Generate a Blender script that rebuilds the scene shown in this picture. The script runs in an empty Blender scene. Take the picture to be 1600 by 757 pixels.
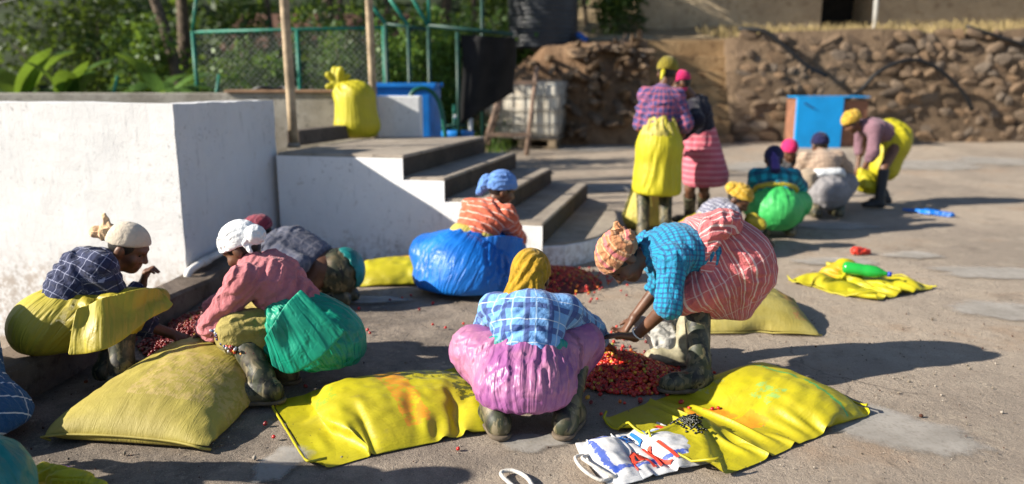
import bpy, bmesh, math, random
import numpy as np
from mathutils import Vector, Matrix
rad = math.radians
rng = np.random.default_rng(7)
random.seed(5)
S = bpy.context.scene
COL = S.collection

# ------------------------------------------------------------------ camera
cam = bpy.data.cameras.new('camera')
cam.sensor_width = 36.0
cam.lens = 27.0
cam.clip_start, cam.clip_end = 0.05, 400
cam.dof.use_dof = True
cam.dof.focus_distance = 3.25
cam.dof.aperture_fstop = 1.12
camo = bpy.data.objects.new('camera', cam)
COL.objects.link(camo)
camo.location = (0, 0, 1.45)
camo.rotation_euler = (rad(90 - 11.93), 0, 0)
S.camera = camo

# ------------------------------------------------------------------ sky, sun, exposure
SUN_EL = rad(27.5)
SUN_TO = Vector((-.977 * math.cos(SUN_EL), -.21 * math.cos(SUN_EL), math.sin(SUN_EL)))
w = bpy.data.worlds.new('World'); S.world = w; w.use_nodes = True
nt = w.node_tree
sky = nt.nodes.new('ShaderNodeTexSky')
sky.sky_type = 'NISHITA'; sky.sun_disc = False
sky.sun_elevation = SUN_EL; sky.sun_rotation = math.atan2(SUN_TO.x, SUN_TO.y)
sky.altitude = 1200; sky.air_density = 1.0; sky.dust_density = 1.2; sky.ozone_density = 1.0
nt.links.new(sky.outputs[0], nt.nodes['Background'].inputs[0])
nt.nodes['Background'].inputs[1].default_value = 0.066
sl = bpy.data.lights.new('sun', 'SUN'); sl.energy = 5.0; sl.angle = rad(0.53); sl.color = (1.0, 0.92, 0.79)
so = bpy.data.objects.new('sun', sl); COL.objects.link(so)
so.rotation_euler = SUN_TO.to_track_quat('Z', 'Y').to_euler(); so.location = (-8, -3, 6)
S.view_settings.view_transform = 'Standard'; S.view_settings.look = 'None'
S.view_settings.exposure = 1.08; S.view_settings.gamma = 1; S.view_settings.use_curve_mapping = False
S.render.engine = 'CYCLES'
S.cycles.use_denoising = True
S.cycles.max_bounces = 6

# ------------------------------------------------------------------ node helpers
class NB:
    """small builder over one material's node tree"""
    def __init__(s, name):
        s.m = bpy.data.materials.new(name); s.m.use_nodes = True
        s.t = s.m.node_tree; s.b = s.t.nodes['Principled BSDF']
        s.tc = s.t.nodes.new('ShaderNodeTexCoord')
    def n(s, kind, **kw):
        x = s.t.nodes.new(kind)
        for k, v in kw.items(): setattr(x, k, v)
        return x
    def put(s, sock, v):
        if hasattr(v, 'is_output') or isinstance(v, bpy.types.NodeSocket): s.t.links.new(v, sock)
        elif v is not None:
            if isinstance(v, (tuple, list)) and sock.type == 'RGBA' and len(v) == 3: v = (*v, 1)
            sock.default_value = v
    def M(s, op, a, b=None, c=None):
        x = s.n('ShaderNodeMath', operation=op)
        s.put(x.inputs[0], a); s.put(x.inputs[1], b); s.put(x.inputs[2], c)
        return x.outputs[0]
    def V(s, op, a, b=None):
        x = s.n('ShaderNodeVectorMath', operation=op)
        s.put(x.inputs[0], a); s.put(x.inputs[1], b)
        return x.outputs[0]
    def mix(s, f, a, b, mode='MIX'):
        x = s.n('ShaderNodeMix', data_type='RGBA', blend_type=mode)
        s.put(x.inputs[0], f); s.put(x.inputs[6], a); s.put(x.inputs[7], b)
        return x.outputs[2]
    def noise(s, vec, scale, detail=3, rough=.55, dist=0):
        x = s.n('ShaderNodeTexNoise')
        s.put(x.inputs['Vector'], vec)
        x.inputs['Scale'].default_value = scale; x.inputs['Detail'].default_value = detail
        x.inputs['Roughness'].default_value = rough; x.inputs['Distortion'].default_value = dist
        return x.outputs[0]
    def voro(s, vec, scale, feature='F1', rand=1):
        x = s.n('ShaderNodeTexVoronoi', feature=feature)
        s.put(x.inputs['Vector'], vec); x.inputs['Scale'].default_value = scale
        x.inputs['Randomness'].default_value = rand
        return x
    def ramp(s, v, a, b, lo=0., hi=1.):
        x = s.n('ShaderNodeMapRange'); x.interpolation_type = 'SMOOTHSTEP'
        s.put(x.inputs[0], v)
        for i, q in zip((1, 2, 3, 4), (a, b, lo, hi)): x.inputs[i].default_value = q
        return x.outputs[0]
    def sep(s, v):
        x = s.n('ShaderNodeSeparateXYZ'); s.put(x.inputs[0], v); return x.outputs
    def comb(s, a, b, c=0.):
        x = s.n('ShaderNodeCombineXYZ'); s.put(x.inputs[0], a); s.put(x.inputs[1], b); s.put(x.inputs[2], c)
        return x.outputs[0]
    def bump(s, h, strength=.3, dist=.01, chain=None):
        x = s.n('ShaderNodeBump'); x.inputs['Strength'].default_value = strength
        x.inputs['Distance'].default_value = dist; s.put(x.inputs['Height'], h)
        if chain is not None: s.put(x.inputs['Normal'], chain)
        return x.outputs[0]
    def band(s, u, period, width, off=0.):
        f = s.M('FRACT', s.M('ADD', s.M('DIVIDE', u, period), off + 100.))
        return s.M('LESS_THAN', f, width / period)
    def inside(s, u, a, b):
        return s.M('MULTIPLY', s.M('GREATER_THAN', u, a), s.M('LESS_THAN', u, b))
    def end(s, color, rough=.8, normal=None, spec=.4, **kw):
        s.put(s.b.inputs['Base Color'], color); s.put(s.b.inputs['Roughness'], rough)
        s.b.inputs['Specular IOR Level'].default_value = spec
        if normal is not None: s.put(s.b.inputs['Normal'], normal)
        for k, v in kw.items(): s.put(s.b.inputs[k.replace('_', ' ')], v)
        return s.m

def plain(name, col, rough=.7, var=.25, vs=6., bs=40., bst=.25, bd=.004, spec=.35, **kw):
    b = NB(name); o = b.tc.outputs['Object']
    n1 = b.noise(o, vs, 5)
    dark = tuple(c * (1 - var) for c in col); lite = tuple(min(1, c * (1 + var)) for c in col)
    c = b.mix(b.ramp(n1, .3, .7), dark, lite)
    return b.end(c, rough, b.bump(b.noise(o, bs, 4), bst, bd), spec, **kw)

def cloth(name, base, bands=(), rough=.88, var=.12, checks=None, crinkle=.25, freq=7.):
    """woven cloth; bands = (axis, period, width, offset, colour, alpha) in metres of cloth"""
    b = NB(name); uv = b.tc.outputs['UV']; o = b.tc.outputs['Object']
    U = b.sep(uv); c = base
    if not isinstance(c, tuple): c = base
    wob = b.M('MULTIPLY', b.M('SUBTRACT', b.noise(o, 3.5, 2), .5), .012)
    for ax, per, wd, off, col, al in bands:
        u = b.M('ADD', U[ax], wob)
        c = b.mix(b.M('MULTIPLY', b.band(u, per, wd, off), al), c, col)
    n1 = b.noise(o, freq, 5)
    f = b.ramp(n1, .3, .72, 1 - var * 1.6, 1 + var * .5)
    c = b.mix(1.0, c, b.comb(f, f, f), 'MULTIPLY')
    weave = b.noise(o, 420, 1)
    fold = b.noise(b.V('ADD', o, b.V('MULTIPLY', b.comb(n1, n1, n1), (.08, .08, .08))), 26, 4, .6, .6)
    nm = b.bump(fold, min(1., crinkle * 1.5), .022); nm = b.bump(weave, .15, .002, nm)
    b.b.inputs['Sheen Weight'].default_value = .12
    return b.end(c, rough, nm, .2)

def plastic(name, base, deep, rough=.34, crinkle=.5, scale=11.):
    """thin plastic sheet with drawn-out creases"""
    b = NB(name); o = b.tc.outputs['Object']; U = b.sep(b.tc.outputs['UV'])
    n1 = b.noise(o, 5, 4); w1 = b.M('MULTIPLY', b.noise(o, 7, 3), .35)
    st = b.comb(b.M('ADD', U[0], b.M('MULTIPLY', w1, .05)), b.M('MULTIPLY', U[1], .10), b.M('MULTIPLY', w1, .10))
    r1 = b.M('ABSOLUTE', b.M('SUBTRACT', b.noise(st, scale * 2.6, 2, .5), .5))
    r2 = b.M('ABSOLUTE', b.M('SUBTRACT', b.noise(o, scale * 1.3, 2, .5, 1.2), .5))
    ridge = b.M('ADD', b.M('MULTIPLY', b.ramp(r1, 0, .16), .8), b.M('MULTIPLY', b.ramp(r2, 0, .10), .10))
    c = b.mix(b.ramp(n1, .35, .68), deep, base)
    c = b.mix(b.M('MULTIPLY', b.ramp(b.noise(o, 2.6, 3), .55, .7), .3), c, deep)
    nm = b.bump(ridge, crinkle * 1.1, .008)
    return b.end(c, b.ramp(n1, .3, .7, rough * 1.0, rough * 1.5), nm, .42)

# ------------------------------------------------------------------ mesh helpers
def tag(o, label=None, cat=None, group=None, kind=None):
    if label: o['label'] = label
    if cat: o['category'] = cat
    if group: o['group'] = group
    if kind: o['kind'] = kind
    return o

def empty(name, loc, label, cat, group=None):
    o = bpy.data.objects.new(name, None); COL.objects.link(o); o.location = loc
    o.empty_display_size = .1
    return tag(o, label, cat, group)

def link(name, me, parent=None, m=None):
    o = bpy.data.objects.new(name, me); COL.objects.link(o)
    if parent is not None:
        o.parent = parent
        if tuple(parent.location) != (0, 0, 0) or parent.parent is not None:
            p = parent; L = Vector((0, 0, 0))
            while p is not None: L += p.location; p = p.parent
            o.location = -L
    if m is not None and len(me.materials) == 0: me.materials.append(m)
    return o

def mk(name, v, f, m=None, parent=None, uv=None, smooth=True, sub=0, thick=0):
    """one mesh object from world-space vertices; uv is per vertex"""
    me = bpy.data.meshes.new(name)
    v = np.asarray(v, dtype=np.float32)
    if isinstance(f, np.ndarray):
        k = f.shape[1]; me.vertices.add(len(v)); me.vertices.foreach_set('co', v.ravel())
        me.loops.add(f.size); me.loops.foreach_set('vertex_index', f.astype(np.int32).ravel())
        me.polygons.add(len(f)); me.polygons.foreach_set('loop_start', np.arange(0, f.size, k, dtype=np.int32))
        me.update(calc_edges=True); me.validate()
    else: me.from_pydata(v.tolist(), [], [tuple(int(i) for i in q) for q in f])
    if uv is not None:
        lay = me.uv_layers.new(name='UVMap')
        idx = np.zeros(len(me.loops), dtype=np.int32); me.loops.foreach_get('vertex_index', idx)
        lay.data.foreach_set('uv', np.asarray(uv, dtype=np.float32)[idx].ravel())
    if smooth: me.polygons.foreach_set('use_smooth', np.ones(len(me.polygons), dtype=bool))
    me.update()
    o = link(name, me, parent, m)
    if thick:
        md = o.modifiers.new('solid', 'SOLIDIFY'); md.thickness = thick; md.offset = -1
    if sub:
        md = o.modifiers.new('sub', 'SUBSURF'); md.levels = md.render_levels = sub
    return o

def bmobj(name, bm, m, parent=None, smooth=False):
    me = bpy.data.meshes.new(name); bm.to_mesh(me); bm.free()
    if smooth: me.polygons.foreach_set('use_smooth', np.ones(len(me.polygons), dtype=bool))
    return link(name, me, parent, m)

def box(bm, c, s, rz=0., bev=0., rot=None):
    """box of size s centred at c"""
    R = rot if rot is not None else Matrix.Rotation(rz, 4, 'Z')
    r = bmesh.ops.create_cube(bm, size=1, matrix=Matrix.Translation(c) @ R.to_4x4() @ Matrix.Diagonal((*s, 1)))
    if bev:
        es = {e for vv in r['verts'] for e in vv.link_edges}
        bmesh.ops.bevel(bm, geom=list(es), offset=bev, segments=2, affect='EDGES', profile=.6)

def tubev(pts, r, n=8, cap=True):
    """vertices and faces of a tube through pts; r scalar or list"""
    pts = [Vector(p) for p in pts]; V = []; Fc = []
    rs = [r] * len(pts) if not hasattr(r, '__len__') else r
    t0 = (pts[1] - pts[0]).normalized()
    a = t0.orthogonal().normalized()
    for i, p in enumerate(pts):
        t = (pts[min(i + 1, len(pts) - 1)] - pts[max(i - 1, 0)]).normalized()
        a = (a - t * a.dot(t)).normalized(); b = t.cross(a)
        for k in range(n):
            q = 2 * math.pi * k / n
            V.append(p + (a * math.cos(q) + b * math.sin(q)) * rs[i])
    for i in range(len(pts) - 1):
        for k in range(n):
            k2 = (k + 1) % n
            Fc.append((i * n + k, i * n + k2, (i + 1) * n + k2, (i + 1) * n + k))
    if cap:
        Fc.append(tuple(range(n - 1, -1, -1))); Fc.append(tuple((len(pts) - 1) * n + k for k in range(n)))
    return V, Fc

def tube(name, pts, r, m, parent=None, n=8):
    V, Fc = tubev(pts, r, n); return mk(name, V, Fc, m, parent)

def curve(pts, n=24):
    """Catmull-Rom through pts"""
    P = [np.array(p, float) for p in pts]; P = [2 * P[0] - P[1]] + P + [2 * P[-1] - P[-2]]
    out = []; k = len(P) - 3
    for i in range(k):
        a, b, c, d = P[i:i + 4]; m_ = max(2, n // k)
        for j in range(m_):
            t = j / m_
            out.append(.5 * (2 * b + (c - a) * t + (2 * a - 5 * b + 4 * c - d) * t * t + (3 * b - a - 3 * c + d) * t ** 3))
    out.append(P[-2]); return [tuple(p) for p in out]

# ------------------------------------------------------------------ value noise in numpy
def vnoise(p, freq, seed=0):
    q = np.asarray(p, dtype=np.float64) * freq + 137.3 + seed * 17.17
    i = np.floor(q).astype(np.int64); f = q - i; f = f * f * (3 - 2 * f)
    def h(a):
        x = (a[:, 0] * 73856093) ^ (a[:, 1] * 19349663) ^ (a[:, 2] * 83492791) ^ (seed * 2654435 + 12345)
        x = (x ^ (x >> 13)) * 1274126177 & 0x7fffffff
        return ((x ^ (x >> 16)) & 0xffff) / 32767.5 - 1
    r = 0
    for dx in (0, 1):
        for dy in (0, 1):
            for dz in (0, 1):
                wt = (f[:, 0] if dx else 1 - f[:, 0]) * (f[:, 1] if dy else 1 - f[:, 1]) * (f[:, 2] if dz else 1 - f[:, 2])
                r = r + wt * h(i + np.array([dx, dy, dz]))
    return r
def fbm(p, freq, oct=3, seed=0):
    r = 0
    for k in range(oct): r = r + vnoise(p, freq * 2 ** k, seed + k) * .5 ** k
    return r

# ------------------------------------------------------------------ soft bodies: distance fields -> one surface
A = lambda *x: np.array(x, dtype=np.float64)
def unit(v): v = np.asarray(v, float); return v / (np.linalg.norm(v) + 1e-9)
def frame(fw, up):
    """columns right, forward, up"""
    f = unit(fw); r = unit(np.cross(f, up)); u = np.cross(r, f)
    return np.stack([r, f, u], 1)
# primitives: ('c', a, b, ra, rb, k) tapered capsule; ('e', centre, radii, R or None, k) ellipsoid;
# ('h', o, n, k) keeps n.(p-o)<0; a leading '-' subtracts
def prim(p, P):
    t = p[0][-1]
    if t == 'c':
        a, b, ra, rb = p[1], p[2], p[3], p[4]
        ab = b - a; tt = np.clip((P - a) @ ab / (ab @ ab + 1e-12), 0, 1)
        return np.sqrt((((P - a) - tt[:, None] * ab) ** 2).sum(1)) - (ra + (rb - ra) * tt)
    if t == 'e':
        q = P - p[1]
        if p[3] is not None: q = q @ p[3]
        r = np.asarray(p[2], float); k0 = np.sqrt(((q / r) ** 2).sum(1)); k1 = np.sqrt(((q / r ** 2) ** 2).sum(1)) + 1e-9
        return k0 * (k0 - 1) / k1
    if t == 'h': return (P - p[1]) @ unit(p[2])
def sdf(ps, P, M=.06):
    d = np.full(len(P), 9.)
    for p in ps:
        k = p[-1]
        if p[0] == 'h' or p[0][0] == '-':
            ix = np.flatnonzero(d < M * 2.5) if p[0] != 'h' else slice(None)
            x = prim(p, P[ix])
            if p[0] != 'h': x = -x
            dd = d[ix]; hh = np.maximum(k - np.abs(dd - x), 0) / k; d[ix] = np.maximum(dd, x) + hh * hh * k * .25
        else:
            m = M + k
            if p[0] == 'c': lo = np.minimum(p[1], p[2]) - max(p[3], p[4]) - m; hi = np.maximum(p[1], p[2]) + max(p[3], p[4]) + m
            else: r = max(p[2]) + m; lo = p[1] - r; hi = p[1] + r
            ix = np.flatnonzero(((P > lo) & (P < hi)).all(1))
            if not len(ix): continue
            x = prim(p, P[ix]); dd = d[ix]
            hh = np.maximum(k - np.abs(dd - x), 0) / k; d[ix] = np.minimum(dd, x) - hh * hh * k * .25
    return d
def bounds(ps):
    lo, hi = np.full(3, 1e9), np.full(3, -1e9)
    for p in ps:
        if p[0] == 'c':
            r = max(p[3], p[4])
            for q in (p[1], p[2]): lo = np.minimum(lo, q - r); hi = np.maximum(hi, q + r)
        elif p[0] == 'e':
            r = max(p[2]); lo = np.minimum(lo, p[1] - r); hi = np.maximum(hi, p[1] + r)
    return lo, hi
def surf(ps, h):
    """surface nets over the band round the surface; returns vertices and outward quads"""
    lo, hi = bounds(ps); lo = lo - 3 * h; hi = hi + 3 * h
    C = 4
    nc = np.ceil((hi - lo) / (C * h)).astype(int) + 1
    g = np.stack(np.meshgrid(*[np.arange(n + 1) for n in nc], indexing='ij'), -1).reshape(-1, 3)
    dc = sdf(ps, lo + g * (C * h), C * h * 2.2).reshape(nc + 1)
    D = np.where(np.repeat(np.repeat(np.repeat(dc, C, 0), C, 1), C, 2)[:nc[0] * C + 1, :nc[1] * C + 1, :nc[2] * C + 1] > 0, 9., -9.)
    # cells touching the band
    ctr = np.stack(np.meshgrid(*[np.arange(n) for n in nc], indexing='ij'), -1).reshape(-1, 3)
    m = np.full(nc, 9e9)
    for a in (0, 1):
        for b in (0, 1):
            for c in (0, 1):
                m = np.minimum(m, np.abs(dc[a:a + nc[0], b:b + nc[1], c:c + nc[2]]))
    act = ctr[(m < C * h * 1.35).ravel()]
    off = np.stack(np.meshgrid(*[np.arange(C + 1)] * 3, indexing='ij'), -1).reshape(-1, 3)
    pts = (act[:, None, :] * C + off[None]).reshape(-1, 3)
    sh = D.shape; key = np.unique((pts[:, 0] * sh[1] + pts[:, 1]) * sh[2] + pts[:, 2])
    kk = np.stack(np.unravel_index(key, sh), 1)
    D.ravel()[key] = sdf(ps, lo + kk * h)
    s = D < 0
    c8 = np.zeros(tuple(np.array(sh) - 1), dtype=np.int8)
    for a in (0, 1):
        for b in (0, 1):
            for c in (0, 1): c8 += s[a:sh[0] - 1 + a, b:sh[1] - 1 + b, c:sh[2] - 1 + c]
    cells = np.argwhere((c8 > 0) & (c8 < 8))
    ID = np.full(c8.shape, -1, dtype=np.int64); ID[tuple(cells.T)] = np.arange(len(cells))
    acc = np.zeros((len(cells), 3)); cnt = np.zeros(len(cells))
    corner = [(a, b, c) for a in (0, 1) for b in (0, 1) for c in (0, 1)]
    for i, p in enumerate(corner):
        for q in corner[i + 1:]:
            if sum(abs(x - y) for x, y in zip(p, q)) != 1: continue
            dp = D[tuple((cells + p).T)]; dq = D[tuple((cells + q).T)]
            x = (dp < 0) != (dq < 0); t = np.clip(dp / (dp - dq + 1e-12), 0, 1)
            acc[x] += (np.array(p) + t[:, None] * (np.array(q) - np.array(p)))[x]; cnt[x] += 1
    V = lo + (cells + acc / cnt[:, None]) * h
    F = []
    for ax in range(3):
        b, c = (ax + 1) % 3, (ax + 2) % 3
        sl0 = [slice(1, -1)] * 3; sl1 = [slice(1, -1)] * 3
        sl0[ax] = slice(0, -1); sl1[ax] = slice(1, None)
        s0, s1 = s[tuple(sl0)], s[tuple(sl1)]
        for flip, mask in ((0, s0 & ~s1), (1, ~s0 & s1)):
            e = np.argwhere(mask)
            if not len(e): continue
            e[:, b] += 1; e[:, c] += 1
            def cell(db, dc_):
                q = e.copy(); q[:, b] += db; q[:, c] += dc_; return ID[tuple(q.T)]
            quad = np.stack([cell(-1, -1), cell(0, -1), cell(0, 0), cell(-1, 0)], 1)
            F.append(quad[:, ::-1] if flip else quad)
    F = np.concatenate(F)
    # pull onto the surface
    for _ in range(2 if h < .012 else 1):
        V, _n = pull(ps, V, h)
    return V, F
TET = np.array([(1, 1, 1), (1, -1, -1), (-1, 1, -1), (-1, -1, 1)], float)
def pull(ps, V, h):
    e = h * .4; ds = [sdf(ps, V + e * t, .02) for t in TET]
    g = sum(d_[:, None] * t for d_, t in zip(ds, TET)) / (4 * e); d = sum(ds) / 4
    n = g / (np.linalg.norm(g, axis=1)[:, None] + 1e-9)
    return V - n * np.clip(d, -h, h)[:, None] * .8, n
def edges_of(F):
    E = np.concatenate([F[:, [0, 1]], F[:, [1, 2]], F[:, [2, 3]], F[:, [3, 0]], F[:, [0, 2]], F[:, [1, 3]]])
    E = np.unique(np.sort(E, 1), axis=0); return E[E[:, 0] != E[:, 1]]
def vnormals(V, F):
    fn = np.cross(V[F[:, 2]] - V[F[:, 0]], V[F[:, 3]] - V[F[:, 1]]); n = np.zeros_like(V)
    for k in range(4):
        for c in range(3): n[:, c] += np.bincount(F[:, k], fn[:, c], len(V))
    return n / (np.linalg.norm(n, axis=1)[:, None] + 1e-12)
def wrinkle(V, F, s=.08, fold=None, seed=1, freq=11., mask=None, cell=.09, iters=70, bend=.012, grav=0., **_):
    """too much cloth for its form: edges are lengthened across the folds and the sheet buckles;
    s is the surplus (0.1 = 10 %), cell about the fold width in metres"""
    if s <= 0: return V
    N = vnormals(V, F); n = len(V)
    wp = np.stack([fbm(V, 4.5, 2, seed + 20 + c) for c in range(3)], 1) * .04
    q = V + wp if fold is None else fold(V, wp)
    h = vnoise(q, freq, seed) + .5 * vnoise(q, freq * 2.2, seed + 3)
    mod = np.clip(.9 + 1.2 * vnoise(V, 3.6, seed + 9) + .4 * vnoise(V, 9., seed + 11), .12, 1.8)
    if mask is not None: mod = mod * mask(V)
    E = edges_of(F); i, j = E[:, 0], E[:, 1]; e0 = V[j] - V[i]; L = np.linalg.norm(e0, axis=1)
    # across-the-fold measure: how fast the fold coordinate changes along the edge
    if fold is None: an = .7
    else:
        q0 = fold(V, wp * .15); dq = np.linalg.norm(q0[j] - q0[i], axis=1) / L; lq = np.maximum(np.maximum.reduceat(dq, [0])[0] * 0 + np.bincount(i, dq, n)[i] / np.maximum(np.bincount(i, minlength=n)[i], 1), 1e-6)
        an = np.clip((dq / lq - .55) * 1.3, -.05, 1.1)
    rest = L * (1 + s * an * (mod[i] + mod[j]) * .5)
    deg = (np.bincount(i, minlength=n) + np.bincount(j, minlength=n))[:, None].astype(float)
    amp = cell * .16 * math.sqrt(s / .15)
    d = N * (h * amp * mod)[:, None]
    rg = np.random.default_rng(seed)
    def agg(x): return np.stack([np.bincount(i, x[j, c], n) + np.bincount(j, x[i, c], n) for c in range(3)], 1) / deg - x
    for it in range(iters):
        X = V + d; ev = X[j] - X[i]; l = np.linalg.norm(ev, axis=1) + 1e-9
        cor = ev * ((l - rest) / l * .5)[:, None]
        dd = np.stack([np.bincount(i, cor[:, c], n) - np.bincount(j, cor[:, c], n) for c in range(3)], 1)
        d = d + dd / deg * 2.2
        if grav: d[:, 2] -= grav
        # keep the form: take the mean normal offset out over patches a little wider than a fold
        cid = np.floor((V + rg.uniform(0, cell * 1.6, 3)) / (cell * 1.6)).astype(np.int64); key = cid[:, 0] * 73856093 ^ cid[:, 1] * 19349663 ^ cid[:, 2] * 83492791
        _u, inv = np.unique(key, return_inverse=True); hn = (d * N).sum(1); cn = np.bincount(inv)
        mean = (np.bincount(inv, hn) / cn)[inv]; d = d - N * (mean * .6)[:, None]
        d = d * .985
        lp = agg(d); d = d - bend * agg(lp)
    return V + d
def radial(org, keep=.12):
    """folds that run out from a gathered point"""
    org = np.array(org, float)
    def f(V, wp):
        d = V - org; l = np.linalg.norm(d, axis=1)[:, None] + .02
        return d / l * .24 + d * keep + wp * .55
    return f
def along(v, keep=.10):
    """folds that run along one direction"""
    v = unit(v)
    return lambda V, wp: V - np.outer((V @ v) * (1 - keep), v) + wp * .3
def sheet(name, top, bot, m, parent, s=.012, seed=1, n=26, k=12, org=None):
    """a loose flap of cloth between two edge curves, with folds running across from the upper edge"""
    T = np.array(curve(top, n)); B = np.array(curve(bot, n)); n = min(len(T), len(B)); T, B = T[:n], B[:n]
    V = np.array([[T[a] * (1 - q) + B[a] * q for q in np.linspace(0, 1, k)] for a in range(n)]).reshape(-1, 3)
    I = np.arange(n * k).reshape(n, k); F = np.stack([I[:-1, :-1].ravel(), I[1:, :-1].ravel(), I[1:, 1:].ravel(), I[:-1, 1:].ravel()], 1)
    N = vnormals(V, F); u = np.repeat(np.linspace(0, 1, n), k); v = np.tile(np.linspace(0, 1, k), n)
    L = np.linalg.norm(T[-1] - T[0]); q = np.stack([u * L * 1.0, v * .12, 0 * u + seed], 1)
    V = V + N * ((1 - 2.2 * np.abs(vnoise(q, 9., seed))) * s + vnoise(q, 21., seed + 1) * s * .45 + .5 * s * vnoise(V, 8., seed))[:, None]
    return mk(name, V, F, m, parent, np.stack([u * L, v * .2], 1), True, 1, .004)
def soft(name, ps, h, m, parent, s=0., fold=None, uvf=None, sub=0, **kw):
    V, F = surf(ps, h)
    if s > 0: kw.setdefault('cell', h * 4.5)
    uv = uvf(V) if uvf is not None else None
    V = wrinkle(V, F, s, fold, **kw)
    return mk(name, V, F, m, parent, uv, True, sub)

# ------------------------------------------------------------------ people
def ik(a, c, l1, l2, pole):
    d = c - a; L = np.linalg.norm(d); n = d / L
    if L > (l1 + l2) * .995: L = (l1 + l2) * .995; c = a + n * L
    x = (l1 * l1 - l2 * l2 + L * L) / (2 * L); y = math.sqrt(max(l1 * l1 - x * x, 0))
    p = pole - n * (pole @ n); return a + n * x + unit(p) * y, c

def hand(w_, d, pn, sg, curl=.5, spread=.12):
    """palm, four unequal bent fingers and a thumb on the side"""
    d = unit(d); a = unit(np.cross(d, pn)) * sg; pn = unit(np.cross(a * sg, d)); ps = []
    for q, r in ((-.022, .014), (0, .016), (.022, .015)):
        ps.append(('c', w_ + a * q * .6, w_ + d * .075 + a * q, .017, r, .014))
    for q, ln, sp in ((.031, .064, 1), (.011, .074, .35), (-.010, .069, -.35), (-.030, .052, -1)):
        b = w_ + d * .078 + a * q; dr = unit(d + a * sp * spread)
        s1 = unit(dr * math.cos(curl * .7) + pn * math.sin(curl * .7)); s2 = unit(dr * math.cos(curl * 1.7) + pn * math.sin(curl * 1.7))
        m_ = b + s1 * ln * .55
        ps += [('c', b, m_, .0098, .0088, .006), ('c', m_, m_ + s2 * ln * .5, .0088, .0068, .004)]
    t0 = w_ + d * .022 + a * .024; t1 = t0 + unit(d * .7 + a * .75 + pn * .25) * .04
    ps += [('c', t0, t1, .014, .0105, .01), ('c', t1, t1 + unit(d * .9 + a * .3 + pn * .3) * .03, .0105, .008, .004)]
    return ps

def head_prims(c, R):
    L = lambda x, y, z: c + R @ A(x, y, z)
    ps = [('e', L(0, 0, .018), (.073, .091, .09), R, .02),
          ('e', L(0, .03, -.052), (.056, .062, .062), R, .035),
          ('e', L(0, .062, -.088), (.026, .026, .022), R, .03),
          ('c', L(-.03, .078, .026), L(.03, .078, .026), .013, .013, .02),
          ('c', L(0, .09, .012), L(0, .108, -.024), .008, .0135, .012),
          ('e', L(.017, .094, -.03), (.01, .012, .009), R, .008), ('e', L(-.017, .094, -.03), (.01, .012, .009), R, .008),
          ('c', L(-.02, .088, -.055), L(.02, .088, -.055), .0075, .0075, .008),
          ('c', L(-.018, .086, -.068), L(.018, .086, -.068), .009, .009, .008),
          ('e', L(.043, .062, -.028), (.024, .024, .024), R, .02), ('e', L(-.043, .062, -.028), (.024, .024, .024), R, .02)]
    for s_ in (1, -1):
        ps.append(('e', L(.076 * s_, -.008, -.012), (.012, .022, .033), R, .012))
        ps.append(('-e', L(.031 * s_, .098, .006), (.016, .018, .011), R, .012))
    return ps

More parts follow.
